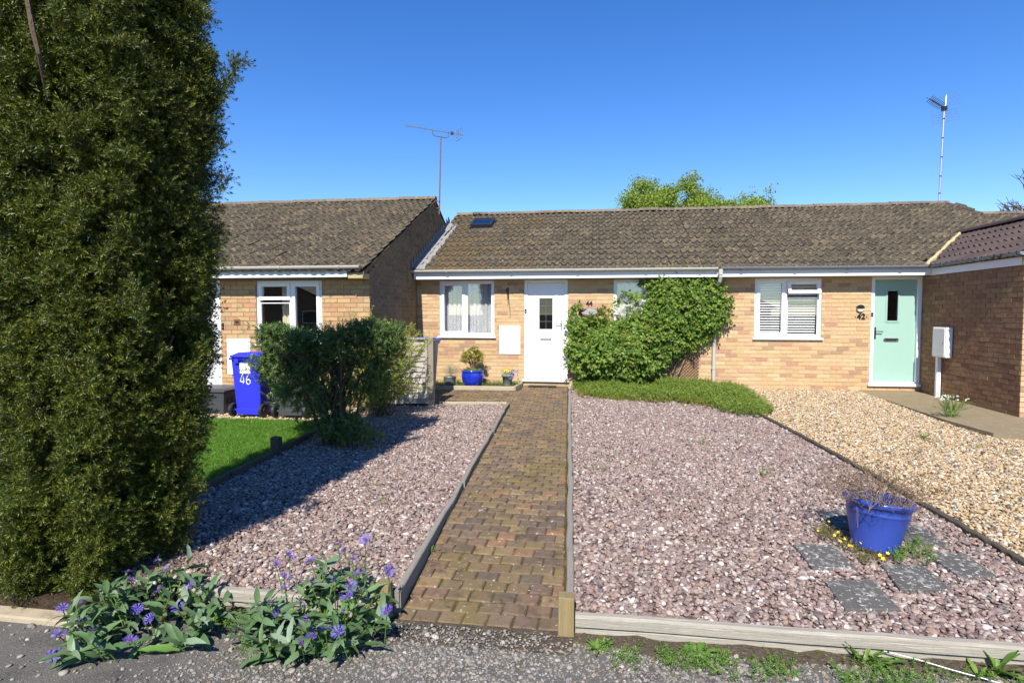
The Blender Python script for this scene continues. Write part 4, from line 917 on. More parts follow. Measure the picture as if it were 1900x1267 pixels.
# ---- the yew
yc = np.array([-3.21, 3.47]); RP = [(-.33, .50), (0, .57), (.3, .585), (.8, .60), (1.5, .625), (2.3, .66), (3.0, .655), (3.3, .63), (3.7, .55), (4.2, .40), (4.6, .2), (4.8, .03)]
def Ry(z): return np.interp(z, [p[0] for p in RP], [p[1] for p in RP])
yew = thing('yew_tree', 'tall dense dark green columnar yew at the road', 'tree', (yc[0], yc[1], -.25))
mb = MB(); mb.tube([(yc[0], yc[1], -.35), (yc[0] + .03, yc[1], .6), (yc[0], yc[1] + .03, 2.2), (yc[0] + .02, yc[1], 4.3)], [.16, .14, .10, .02], 10)
for k in range(46):
    a = random.random() * 6.28; z = .1 + 3.6 * random.random(); rr = Ry(z + .5) * .8; s0 = Vector((yc[0], yc[1], z))
    e = s0 + Vector((math.cos(a) * rr, math.sin(a) * rr, .5 + .5 * random.random())); mb.tube([s0, s0.lerp(e, .5) - Vector((0, 0, .06)), e], [.035, .022, .008], 6)
bx = atY(62, 60, 2.83); b0 = atY(88, 185, 2.96); b1 = atY(45, -30, 2.84)
mb.tube([b0, atY(72, 100, 2.84), bx, b1], [.008, .012, .014, .012], 6)
mb.build('trunk', 'bark', yew)
NC = 1500; th = rng.random(NC) * 6.28; zz = rng.uniform(-.33, 4.75, NC * 3); zz = zz[rng.random(len(zz)) < Ry(zz)][:NC]; th = th[:len(zz)]
P, D = [], []
for a, z in zip(th, zz):
    lump = .05 * math.sin(6 * a + .8 * math.sin(1.4 * z)) + .03 * math.sin(11 * a + 1.6 * z) + .02 * math.sin(3.3 * z + 4 * a) + rng.normal() * .022
    rr = .9 * Ry(z) + lump; o_ = np.array([math.cos(a), math.sin(a), 0]); c = np.array([yc[0] - .13 * max(0, .9 - z), yc[1], z]) + o_ * (rr - .09)
    dr_ = unit(o_ + np.array([0, 0, .75]) + rv() * .15); k = 17
    t = rng.random(k)
    P.append(c + dr_ * (t[:, None] * .15 - .05) + rng.normal(size=(k, 3)) * .034); D.append(dr_ + rng.normal(size=(k, 3)) * .38)
NI = 8000; a = rng.random(NI) * 6.28; z = rng.uniform(-.15, 4.6, NI); rr = .86 * Ry(z) * rng.uniform(.3, .86, NI)
P.append(np.c_[yc[0] - .13 * np.maximum(0, .9 - z) + np.cos(a) * rr, yc[1] + np.sin(a) * rr, z]); D.append(np.c_[np.cos(a), np.sin(a), np.full(NI, .5)] + rng.normal(size=(NI, 3)) * .5)
for q in range(34):           # the shoot that sticks out near the top right, and a few other stray leaders
    s = q / 33; p0 = atY(372, 235, 3.7); p1 = atY(440, 118, 3.7)
    for rep in range(1 + (q % 3 == 0)): P.append((p0 + (p1 - p0) * s + rv() * .012 * (1.3 - .5 * s))[None]); D.append((unit(p1 - p0) + rv() * .5)[None])
for (p0, p1) in (((393, 205), (391, 165)), ((128, 270), (118, 225)), ((142, 440), (138, 390)), ((255, 610), (252, 540)), ((110, 60), (108, 10))):
    Yq = 3.7 if p0[0] > 300 else 2.85
    for s in np.linspace(0, 1, 12): P.append((atY(*p0, Yq) * (1 - s) + atY(*p1, Yq) * s + rv() * .008)[None]); D.append((np.array([0, 0, 1.]) + rv() * .3)[None])
P = np.concatenate(P); D = np.concatenate(D)
scatter('crown', SPR['yew'], P, aim(D), rng.uniform(.75, 1.2, len(P)), yew)

# ---- clipped privet bush at the edge of the lawn
bush = thing('privet_bush', 'dark clipped flat-topped bush with bare stems beside the lawn post', 'bush', (-3.05, 6.66, -.15))
mb = MB(); tips = []
for k in range(26):
    a = random.random() * 6.28; rr = .10 + .12 * random.random(); b = Vector((-3.05 + rr * math.cos(a), 6.66 + rr * .8 * math.sin(a), -.2))
    e = Vector((-3.12 + random.uniform(-.85, .6), 6.66 + random.uniform(-.42, .42), random.uniform(.85, 1.2))); m_ = b.lerp(e, .45) + Vector((random.gauss(0, .03), random.gauss(0, .03), .1)); m_.x = b.x + (e.x - b.x) * .33
    r0 = random.uniform(.012, .032); mb.tube([b, m_, b.lerp(e, .75) + Vector((0, 0, .04)), e], [r0, r0 * .8, r0 * .5, .005], 6); tips.append((b, m_, e))
    for q in range(3):
        s0 = m_.lerp(e, random.random()); e2_ = s0 + Vector((random.gauss(0, .16), random.gauss(0, .14), random.uniform(.1, .35))); e2_.z = min(e2_.z, 1.22); mb.tube([s0, s0.lerp(e2_, .5), e2_], [.009, .006, .003], 5)
mb.build('stems', 'bark', bush)
P = []
for k in range(330):
    x = random.uniform(-.98, .68); top = 1.2 + .05 * math.sin(x * 5) + .05 * x; w_ = .50 * (1 - .35 * abs(x)) * (.75 + .25 * random.random())
    v = random.random() ** .5; z = .05 + (top - .0) * v; fit = .55 + .45 * min(1, z / .75)
    a = random.random() * 6.28; rad = random.random() ** .35
    c = np.array([-3.1 + x * fit + .06 * (z > .6), 6.66 + math.sin(a) * w_ * rad * fit, z])
    n_ = 14; q = c + rng.normal(size=(n_, 3)) * np.array([.05, .05, .055]); q[:, 2] = np.minimum(q[:, 2], top + .03); P.append(q)
for k in range(26):      # low skirt by the gravel
    c = np.array([-2.82 + random.gauss(0, .16), 6.45 + random.gauss(0, .1), random.uniform(-.08, .16)]); P.append(c + rng.normal(size=(14, 3)) * .05)
P = np.concatenate(P); P = P[P[:, 2] > gz(6.6) + .01]
scatter('crown', SPR['privet'], P, aim(rng.normal(size=P.shape) * .6 + np.array([0, -.15, .6])), rng.uniform(.8, 1.3, len(P)), bush)
# ---- loose yellow-green shrub in front of the fence
sh = thing('leafing_shrub', 'loose twiggy shrub with small yellow-green leaves against the lap fence', 'shrub', (-3.2, 8.3, -.1))
mb = MB(); P = []; D = []
for k in range(120):
    b = Vector((-3.22 + random.gauss(0, .10), 8.35 + random.gauss(0, .10), -.12)); a = random.uniform(-1, 1)
    e = Vector((-3.02 + random.uniform(-.75, .62), 8.25 + random.uniform(-.5, .3), random.uniform(.35, 1.5) * (1 - .12 * abs(a))))
    if e.x > -2.9: e.z = min(e.z, 1.30 - .5 * (e.x + 2.9))
    m_ = b.lerp(e, .5) + Vector((random.gauss(0, .03), random.gauss(0, .03), .1)); mb.tube([b, m_, e], [.008, .005, .002], 5)
    for q in range(20):
        t = random.uniform(.3, 1.02); c = (b.lerp(m_, t * 2) if t < .5 else m_.lerp(e, t * 2 - 1)); P.append(np.array(c) + rv() * .025); D.append(np.array((e - m_).normalized()) + rv() * .5)
mb.build('stems', 'twig', sh); scatter('crown', SPR['young'], P, aim(D), rng.uniform(.9, 1.5, len(P)), sh)
# ---- climbing rose
ro = thing('climbing_rose', 'large leafy green climbing rose trained over the wall and window of 44', 'climber', (.9, 11.5, -.05))
outl = [(1060, 640), (1068, 612), (1088, 604), (1110, 610), (1135, 604), (1165, 600), (1194, 586), (1208, 556), (1212, 532), (1238, 516), (1262, 512), (1298, 514), (1324, 530), (1331, 560), (1334, 590), (1322, 612), (1296, 628), (1262, 640), (1232, 660), (1222, 690), (1190, 704), (1140, 712), (1100, 704), (1072, 690), (1056, 668)]
Q = sample(outl, .022); P = []; D = []
for (x, y) in Q:
    inside = min(1., min(math.hypot(x - ox, y - oy) for ox, oy in outl) / 45.); dep = .06 + (.16 + .34 * max(0, min(1, (y - 560) / 110)) * (x < 1250)) * (.25 + .75 * inside)
    for q in range(3): d_ = dep * (.35 + .65 * rng.random()) if q else dep; P.append(atY(x + rng.normal() * 6, y + rng.normal() * 6, YF - .02 - d_)); D.append(np.array([0, -1.0, .7]) + rv() * .55)
for (x, y) in [(1066, 580), (1075, 572), (1120, 578), (1148, 562), (1160, 556), (1178, 560), (1200, 520), (1192, 528), (1340, 568), (1348, 560), (1352, 556), (1346, 575), (1338, 600), (1290, 507), (1272, 506), (1300, 505), (1335, 545), (1060, 610), (1052, 655), (1255, 655), (1268, 650), (1246, 668)]:
    for q in range(2): P.append(atY(x + rng.normal() * 3, y + rng.normal() * 3, YF - .10)); D.append(np.array([0, -1., .8]) + rv() * .6)
for k in range(46):       # shoots reaching out past the mass
    i = random.randrange(len(outl)); (ax, ay), (bx_, by_) = outl[i], outl[(i + 1) % len(outl)]; f = random.random(); ox, oy = ax + (bx_ - ax) * f, ay + (by_ - ay) * f
    if oy > 650: continue
    nx, ny = ox - 1190, oy - 640; nn = math.hypot(nx, ny); L_ = random.uniform(6, 24)
    for q in range(3): P.append(atY(ox + nx / nn * L_ * q / 2 + rng.normal() * 2, max(507, oy + ny / nn * L_ * q / 2 - q), YF - .08 - .12 * random.random())); D.append(np.array([nx / nn, -.8, .6]) + rv() * .5)
P = np.array(P); D = np.array(D); kz = P[:, 2] > .02; P = P[kz]; D = D[kz]
mb = MB()
for k in range(22):
    b = atY(1180 + random.gauss(0, 35), 700, YF - .15 - .1 * random.random()); q = Q[random.randrange(len(Q))]; e = atY(q[0], q[1], YF - .08); m_ = (b + e) / 2 + np.array([random.gauss(0, .1), 0, .1]); mb.tube([b, m_, e], [.012, .008, .004], 6)
for px0, px1 in (((1248, 692), (1275, 640)), ((1258, 694), (1300, 620)), ((1240, 690), (1240, 600))): mb.tube([atY(*px0, YF - .1), atY((px0[0] + px1[0]) / 2 - 4, (px0[1] + px1[1]) / 2, YF - .08), atY(*px1, YF - .06)], [.016, .013, .008], 7)
mb.build('stems', 'twig', ro); scatter('leaves', SPR['rose'], P, aim(D), rng.uniform(.75, 1.25, len(P)), ro)
# ---- trellis behind it
tr = thing('trellis', 'dark diagonal lattice trellis fixed low on the wall under the rose', 'trellis', (1.7, 11.66, .1))
tx0, tx1, tz0, tz1 = 1.22, 2.06, .04, .80
for s in (1, -1):
    k = tx0 - (tz1 - tz0)
    while k < tx1 + (tz1 - tz0):
        pts = []
        for zz_ in (tz0, tz1):
            pts.append((k + s * (zz_ - tz0) if s > 0 else k + (tz1 - tz0) - (zz_ - tz0), zz_))
        (xa, za), (xb, zb_) = pts
        if xa > xb: xa, za, xb, zb_ = xb, zb_, xa, za
        if xb > tx0 and xa < tx1:
            f = lambda x: za + (zb_ - za) * (x - xa) / (xb - xa); ca, cb = max(xa, tx0), min(xb, tx1)
            if cb - ca > .03: MB().bar((ca, YF - .022 - .008 * (s < 0), f(ca)), (cb, YF - .022 - .008 * (s < 0), f(cb)), .006, .012, (0, -1, 0)).build('lath', 'woodred', tr)
        k += .062
# ---- low herbs and ground cover along the wall
hp = [tuple(gnd(*p)[:2]) for p in [(1062, 722), (1072, 737), (1150, 744), (1240, 748), (1300, 754), (1350, 770), (1400, 777), (1435, 770), (1412, 742), (1372, 722)]] + [(2.25, 11.6), (-.35, 11.6)]
Q = sample(hp, 900); edge = np.min([np.hypot(*(Q - (np.array(a) + np.clip(((Q - a) @ (np.array(b) - a)) / ((np.array(b) - a) @ (np.array(b) - a)), 0, 1)[:, None] * (np.array(b) - a))).T) for a, b in zip(hp[:9], hp[1:10])], 0)
kp = (rng.random(len(Q)) < .25 + edge * 2.2) & (np.sin(Q[:, 0] * 7.3 + 2 * np.sin(Q[:, 1] * 3)) * np.sin(Q[:, 1] * 8.1 + Q[:, 0]) > -.75); Q = Q[kp]; edge = edge[kp]
h = .012 + .095 * np.clip(edge / .7, 0, 1) * (.5 + .5 * np.sin(Q[:, 0] * 5) * np.sin(Q[:, 1] * 4 + 1)) + .05 * (Q[:, 0] > 1.2)
P = np.concatenate([np.c_[Q, [gz(y) for y in Q[:, 1]] + h * f] for f in (1., .5, .15)])
yl = np.tile((edge < .22) & (rng.random(len(Q)) < .75) & (Q[:, 0] < 1.9), 3)
o = scatter('creeping_thyme', SPR['moss'], P[yl], aim(rng.normal(size=P[yl].shape) * .5 + np.array([0, -.2, 1])), rng.uniform(.6, 1.2, yl.sum())); o['label'] = 'yellowish low fringe of the herb mat along the gravel'
P = P[~yl]
o = scatter('ground_cover', SPR['herb'], P, aim(rng.normal(size=P.shape) * .5 + np.array([0, -.2, 1])), rng.uniform(.7, 1.4, len(P))); o['label'] = 'mat of low green herbs spilling from the wall onto the gravel'
Q = sample(bedW, 420); P = np.c_[Q, [gz(y) + .012 for y in Q[:, 1]]]
o = scatter('bed_weeds', SPR['weed'], P, aim(rng.normal(size=P.shape) * .4 + np.array([0, -.2, 1])), rng.uniform(.5, 1.0, len(P))); o['label'] = 'low yellowish weeds in the bed under the lace curtain window'
# ---- lawn
Q = np.concatenate([sample([(-6.6, 4.2), (LBX - .04, 4.2), (LBX - .04, 7.79), (-6.6, 7.73)], 2600), sample([(-12, 3.1), (-6.6, 3.1), (-6.6, 7.73), (-12, 7.7)], 1500), sample([(-6.6, 3.1), (LBX - .04, 3.1), (LBX - .04, 4.2), (-6.6, 4.2)], 2200)]); n = len(Q)
o = scatter('lawn_grass', SPR['tuft'], np.c_[Q, [gz(y) - .008 for y in Q[:, 1]]], np.c_[rng.normal(size=(n, 2)) * .15, rng.random(n) * 6.28], rng.uniform(.7, 1.15, n)); o['label'] = 'short mown bright green lawn behind the yew'
# ---- brown litter under the yew
Q = np.array([-2.9, 3.35]) + rng.normal(size=(500, 2)) * [.3, .12]; Q = Q[(Q[:, 1] > 3.22) & (Q[:, 0] > LBX)]
o = scatter('leaf_litter', SPR['dead'], np.c_[Q, [gz(y) + .004 for y in Q[:, 1]]], aim(rng.normal(size=(len(Q), 3))), rng.uniform(.3, .7, len(Q))); o['label'] = 'brown fallen needles on the gravel under the yew'

# ---- blue perennial cornflowers: every leaf and flower a part
def long_leaf(m, L, W, bend, seg=7, fold=.25):
    mb = MB(); vs_ = []; y, z, a = 0., 0., R(8)
    for k in range(seg + 1):
        t = k / seg; wdt = W * (math.sin(math.pi * min(1, .06 + t * .94) ** .85) ** .8 if k < seg else 0.02) / 2
        wv = .004 * math.sin(k * 2.1); vs_ += [(-wdt, y, z + wdt * fold + wv), (0, y, z), (wdt, y, z + wdt * fold - wv)]
        y += math.cos(a) * L / seg; z += math.sin(a) * L / seg; a -= bend / seg
    mb.add(vs_, [(3 * i + j, 3 * i + j + 1, 3 * i + 4 + j, 3 * i + 3 + j) for i in range(seg) for j in range(2)])
    return mb.mesh('leaf', m, True)
KL = [long_leaf('knap', .165, .042, b, fold=f) for b, f in ((.5, .3), (.9, .25), (1.3, .35), (.2, .5), (1.7, .2), (1.0, .1))]
def petals():
    mb = MB()
    for k in range(11):
        a = 6.283 * k / 11 + random.gauss(0, .1); d = np.array([math.cos(a), math.sin(a), .35 + random.gauss(0, .12)]); s = np.array([-math.sin(a), math.cos(a), 0])
        p0 = d * .004; p1 = d * .024
        mb.add([p0 - s * .0012, p0 + s * .0012, p1 + s * .0025, p1 - s * .0025], [(0, 1, 2, 3)])
        for f in (-.55, -.18, .18, .55): tip = p1 + (d + s * f) * .014 + np.array([0, 0, random.gauss(0, .003)]); mb.add([p1 - s * .0018 + s * f * .003, p1 + s * .0018 + s * f * .003, tip], [(0, 1, 2)])
    return mb.mesh('flower', 'petal')
FP = [petals() for _ in range(4)]
fc = MB()
for k in range(26): a = k * 2.4; r_ = .0016 * math.sqrt(k); leaf(fc, (r_ * math.cos(a), r_ * math.sin(a), 0), (.35 * math.cos(a), .35 * math.sin(a), 1), rv(), .012, .003)
FC = fc.mesh('flower_centre', 'petalc'); FB = MB().lathe([(.003, -.022), (.008, -.017), (.0085, -.008), (.006, 0)], n=10).mesh('flower_base', 'weed', True)
def sublink(name, me, parent):
    o = bpy.data.objects.new(name, me); COL.objects.link(o); o.parent = parent; return o
def knapweed(label, cx, cy, rx, ry, hgt, nst, flowers, z0f):
    t = thing('perennial_cornflower', label, 'flowering plant', (cx, cy, z0f(cx, cy)), 'blue flowering clumps at the road')
    inv = Matrix.Translation((-cx, -cy, -z0f(cx, cy))); nl = 0
    stm = MB()
    for k in range(nst):
        a = random.random() * 6.28; r_ = math.sqrt(random.random()); bx_, by_ = cx + rx * r_ * math.cos(a), cy + ry * r_ * math.sin(a); zb_ = z0f(bx_, by_)
        out = a + random.gauss(0, .4); H = hgt * (1 - .55 * r_ ** 2) * random.uniform(.7, 1.1); tip = Vector((bx_ + .10 * math.cos(out), by_ + .10 * math.sin(out), zb_ + H))
        b = Vector((bx_, by_, zb_ - .01)); m_ = b.lerp(tip, .5) + Vector((0, 0, H * .1)); stm.tube([b, m_, tip], [.004, .0035, .0025], 5)
        for q in range(9):
            s = (q + .6) / 9; p = b.lerp(m_, s * 2) if s < .5 else m_.lerp(tip, s * 2 - 1); az = q * 2.4 + random.gauss(0, .4); el = random.uniform(.1, 1.0) * (.45 + .75 * s)
            L = (1.25 - .55 * s) * random.uniform(.75, 1.15)
            M = Matrix.Translation(p) @ Matrix.Rotation(az, 4, 'Z') @ Matrix.Rotation(el, 4, 'X') @ Matrix.Rotation(random.gauss(0, .35), 4, 'Y') @ Matrix.Scale(L, 4)
            o = bpy.data.objects.new('leaf', random.choice(KL)); COL.objects.link(o); o.parent = t; o.matrix_basis = inv @ M; nl += 1
    for (px, py, Yf) in flowers:
        p = Vector(atY(px, py, Yf)); g0 = Vector((p.x + random.gauss(0, .03), p.y + .05, max(z0f(p.x, p.y), p.z - .2))); stm.tube([g0, g0.lerp(p, .5) + Vector((0, 0, .01)), p - Vector((0, 0, .015))], .0028, 5)
        M = Matrix.Translation(p) @ Euler((random.gauss(.45, .35), random.gauss(0, .35), random.random() * 6)).to_matrix().to_4x4() @ Matrix.Scale(random.uniform(.8, 1.1), 4)
        o = bpy.data.objects.new('flower', random.choice(FP)); COL.objects.link(o); o.parent = t; o.matrix_basis = inv @ M
        sublink('flower_centre', FC, o); sublink('flower_base', FB, o)
    stm.build('stems', 'weed', t)
z_front = lambda x, y: ROADZ if y < 3.14 else gz(y)
flL = [(294, 1037, 3.1), (235, 1062, 3.1), (243, 1078, 3.05), (296, 1095, 2.95), (353, 1088, 3.0), (308, 1057, 3.1), (117, 1128, 2.75), (154, 1150, 2.7), (255, 1130, 2.8), (278, 1148, 2.75), (110, 1176, 2.62), (132, 1168, 2.65), (104, 1210, 2.52), (96, 1218, 2.5), (190, 1203, 2.55), (242, 1188, 2.62), (172, 1170, 2.62), (330, 1128, 2.85), (62 + 80, 1118, 2.8)]
flR = [(512, 1045, 3.1), (538, 1033, 3.12), (627, 1010, 3.2), (637, 1022, 3.2), (655, 1037, 3.15), (678, 1001, 3.25), (720, 1060, 3.08), (664, 1066, 3.05), (527, 1071, 3.05), (577, 1081, 3.0), (620, 1079, 3.0), (530, 1091, 3.0), (650, 1087, 2.98), (644, 1108, 2.92), (563, 1125, 2.88), (504, 1118, 2.9), (517, 1140, 2.82), (572, 1147, 2.8), (556, 1162, 2.75), (588, 1170, 2.72), (604, 1168, 2.72), (578, 1180, 2.7), (560, 1196, 2.66), (640, 1133, 2.82), (718, 1134, 2.85), (577, 1040, 3.15), (628, 1173, 2.7)]
knapweed('blue flowering clump spreading over the asphalt at the foot of the yew', -2.50, 2.86, .36, .30, .27, 32, flL, z_front)
knapweed('blue flowering clump with broad leaves beside the path end post', -1.5, 2.98, .33, .28, .29, 32, flR, z_front)

# ---- weeds along the road beam and in the gravel
WL = [long_leaf('weed', .10, .022, b, 5, f) for b, f in ((.5, .3), (1.0, .2), (.2, .4))] + [long_leaf('weed', .10, .009, .4, 5, .4)]
def rosette(label, x, y, z, size, n=11, thin=False, group='weeds along the road', flat=.35):
    t = thing('weed', label, 'weed', (x, y, z), group)
    for k in range(n):
        M = Matrix.Rotation(k * 2.4 + random.gauss(0, .2), 4, 'Z') @ Matrix.Rotation(random.uniform(.05, 1.) * flat + .1, 4, 'X') @ Matrix.Rotation(random.gauss(0, .2), 4, 'Y') @ Matrix.Scale(size * random.uniform(.6, 1.1), 4)
        o = bpy.data.objects.new('leaf', WL[3] if thin else random.choice(WL[:3])); COL.objects.link(o); o.parent = t; o.matrix_basis = M
    return t
wd = [('bright green leafy weed in front of the right path post', (1108, 1205), 1.1, 12, False, .5), ('small green weed sprouting on the pale beam end', (1118, 1168), .6, 9, False, .8),
      ('flat dandelion rosette against the long pale beam', (1298, 1215), 1.5, 12, False, .25), ('grassy tuft hanging over the middle of the long pale beam', (1575, 1196), 1.5, 34, True, .8),
      ('leafy weed below the grassy tuft on the beam', (1640, 1234), 1.2, 12, False, .5), ('dark green upright weed at the far end of the long pale beam', (1850, 1250), 1.6, 16, False, 1.2),
      ('green weed near the white cord by the beam', (1815, 1256), 1.1, 10, False, .6), ('low weed beside the timber between the flower clumps', (395, 1150), 1.0, 14, False, .6), ('ragged green weed at the corner of the right hand flower clump', (505, 1170), .9, 12, False, .6)]
for lab, (px, py), s, n, th_, fl_ in wd:
    p = onz(px, py, ROADZ); rosette(lab, p[0], min(p[1], 3.12), ROADZ, s, n, th_, flat=fl_)
for lab, (px, py), s, n in [('dark green tuft alone in the golden gravel', (1714, 813), 1.1, 16), ('tiny weed by the path board on the left', (800, 1022), .7, 14)]:
    p = gnd(px, py) if px > 900 else onz(px, py, pz(4.0)); rosette(lab, p[0], p[1], (gz(p[1]) if px > 900 else pz(p[1])), s, n, True, flat=1.)
sv = MB(); n = 60; vs_ = []
for k in range(n + 1):
    x = -2.45 + 5.6 * k / n; e = .13 + .035 * math.sin(k * .9) + random.gauss(0, .02); vs_ += [(x, 3.17 - e, ROADZ - .01), (x, 3.17 - e * .6, ROADZ + .012 + random.gauss(0, .004)), (x, 3.168, ROADZ + .03 + random.gauss(0, .006))]
sv.add(vs_, [(3 * k + j, 3 * k + 3 + j, 3 * k + 4 + j, 3 * k + 1 + j) for k in range(n) for j in range(2) if not -1.2 < -2.45 + 5.6 * k / n < -.12])
struct(sv.build('soil_verge', 'verge', smooth=True))
struct(MB().prism([(LBX - .04, 2.99), (-2.45, 2.99), (-2.45, 3.21), (LBX - .04, 3.21)], -.285, -.6).build('yew_bed', 'soil'))
struct(MB().add([(-1.22, 2.96, ROADZ - .004), (-.1, 2.96, ROADZ - .004), (-.1, 3.165, pz(3.16) - .004), (-1.2, 3.165, pz(3.16) - .004)], [(0, 1, 2, 3)]).build('path_ramp', 'verge'))
# mossy, weedy verge along the beams: low leaves nobody could count
Q = []
for (x0_, x1_, yc_, n) in ((.35, .72, 3.0, 190), (.08, .25, 3.0, 40), (.8, 1.02, 2.98, 80), (1.2, 1.6, 2.97, 150), (1.6, 2.3, 3.02, 80), (-2.15, -1.75, 3.03, 120), (-1.9, -1.6, 2.85, 50), (2.0, 2.5, 2.95, 90)):
    Q.append(np.c_[rng.uniform(x0_, x1_, n), yc_ + rng.normal(size=n) * .06])
Q = np.concatenate(Q); Q = Q[Q[:, 1] < 3.125]; n = len(Q)
o = scatter('verge_weeds', SPR['weed'], np.c_[Q, ROADZ + rng.random(n) * .02], aim(rng.normal(size=(n, 3)) * .6 + np.array([0, -.3, 1])), rng.uniform(.35, .8, n)); o['label'] = 'low mossy weeds growing along the foot of the timber beams'
Q = np.c_[rng.uniform(-2.2, 2.4, 900), 3.08 + rng.normal(size=900) * .09]; Q = Q[(Q[:, 1] < 3.13) & ~((Q[:, 0] > -1.1) & (Q[:, 0] < -.2))]; n = len(Q)
o = scatter('verge_moss', SPR['moss'], np.c_[Q, np.full(n, ROADZ)], aim(rng.normal(size=(n, 3)) * .4 + np.array([0, 0, 1])), rng.uniform(.2, .45, n)); o['label'] = 'dull yellow moss at the edge of the road'
Q = np.c_[rng.uniform(-1.1, -.2, 260), rng.uniform(3.3, 9, 260)]; jj = np.round((Q[:, 1] - 3.16) / PD); Q[:, 1] = 3.16 + PD * jj; Q = Q[(Q[:, 0] > [xL(y) + .02 for y in Q[:, 1]]) & (Q[:, 0] < [xR(y) - .02 for y in Q[:, 1]])]; n = len(Q)
o = scatter('joint_weeds', SPR['moss'], np.c_[Q, [pz(y) - .008 for y in Q[:, 1]]], aim(rng.normal(size=(n, 3)) * .4 + np.array([0, 0, 1])), rng.uniform(.2, .5, n)); o['label'] = 'moss and seedlings in the joints of the block path'
# sedum and yellow flowers round the pot
sp_ = [tuple(gnd(*p)[:2]) for p in [(1508, 985), (1530, 975), (1575, 1000), (1620, 1030), (1648, 1040), (1640, 1052), (1600, 1046), (1560, 1020), (1520, 1000)]]
Q = sample(sp_, 2600); n = len(Q)
t = thing('sedum_mat', 'brownish mat of sedum with yellow flowers beside the tilted blue pot', 'ground cover', (sp_[3][0], sp_[3][1], gz(sp_[3][1])))
scatter('leaves', SPR['sed'], np.c_[Q, [gz(y) + .005 for y in Q[:, 1]] + rng.random(n) * .02], aim(rng.normal(size=(n, 3)) * .6 + np.array([0, 0, 1])), rng.uniform(.3, .6, n), t)
Q = Q[rng.random(n) < .06]; n = len(Q); scatter('flowers', SPR['star'], np.c_[Q, [gz(y) + .05 for y in Q[:, 1]]], aim(rng.normal(size=(n, 3)) * .4 + np.array([0, -.6, 1])), rng.uniform(.8, 1.3, n), t)
sp2 = [tuple(gnd(*p)[:2]) for p in [(1690, 1010), (1715, 1012), (1740, 1045), (1720, 1060), (1695, 1040), (1660, 1050), (1650, 1030)]]
Q = sample(sp2, 1300); n = len(Q)
o = scatter('pot_weeds', SPR['weed'], np.c_[Q, [gz(y) for y in Q[:, 1]] + rng.random(n) * .03], aim(rng.normal(size=(n, 3)) * .6 + np.array([0, 0, 1])), rng.uniform(.4, .9, n)); o['label'] = 'green weeds between the stepping slabs beside the pot'
# sparse seedlings in the gravel
Q = np.array([gnd(*p)[:2] for p in [(1100, 872), (1120, 868), (1420, 882), (1415, 876), (1310, 826), (1300, 822), (1500, 760), (1140, 850), (1820, 832), (1870, 842), (700, 935), (690, 900)]]); Q = np.repeat(Q, 7, 0) + rng.normal(size=(84, 2)) * .05; n = len(Q)
o = scatter('gravel_seedlings', SPR['weed'], np.c_[Q, [gz(y) + .004 for y in Q[:, 1]]], aim(rng.normal(size=(n, 3)) * .5 + np.array([0, 0, 1])), rng.uniform(.4, .8, n)); o['label'] = 'a few green seedlings coming up through the gravel'
# white flowering weed at the slab edge
p = gnd(1765, 778); wf = thing('flowering_weed', 'wispy weed with white flower heads at the edge of the concrete slab', 'weed', (p[0], p[1], gz(p[1])))
mb = MB(); tp = []; lf = []; ld = []
for k in range(26):
    b = Vector((p[0] + random.gauss(0, .03), p[1] + random.gauss(0, .03), gz(p[1]) - .01)); e = b + Vector((random.uniform(-.26, .28), random.uniform(-.12, .12), random.uniform(.2, .36))); m_ = b.lerp(e, .5) + Vector((0, 0, .05)); mb.tube([b, m_, e], [.004, .003, .002], 5); tp.append(np.array(e))
    for q in range(7): s = random.uniform(.15, 1); lf.append(np.array(b.lerp(m_, s * 2) if s < .5 else m_.lerp(e, 2 * s - 1))); ld.append(np.array((e - b).normalized()) + rv() * .4)
mb.build('stems', 'weed', wf); scatter('leaves', SPR['weed'], lf, aim(ld), rng.uniform(.4, .8, len(lf)), wf)
hi = [q for q in tp if q[2] > np.median([r_[2] for r_ in tp])]; hi = np.repeat(np.array(hi), 4, 0) + rng.normal(size=(len(hi) * 4, 3)) * .008
scatter('flowers', SPR['wstar'], hi, aim(np.tile([0, -.5, 1.], (len(hi), 1)) + rng.normal(size=hi.shape) * .3), rng.uniform(.7, 1.2, len(hi)), wf)

# ================================================================== THINGS
def shift(mb, M):
    mb.v = [tuple(M @ Vector(p)) for p in mb.v]; return mb
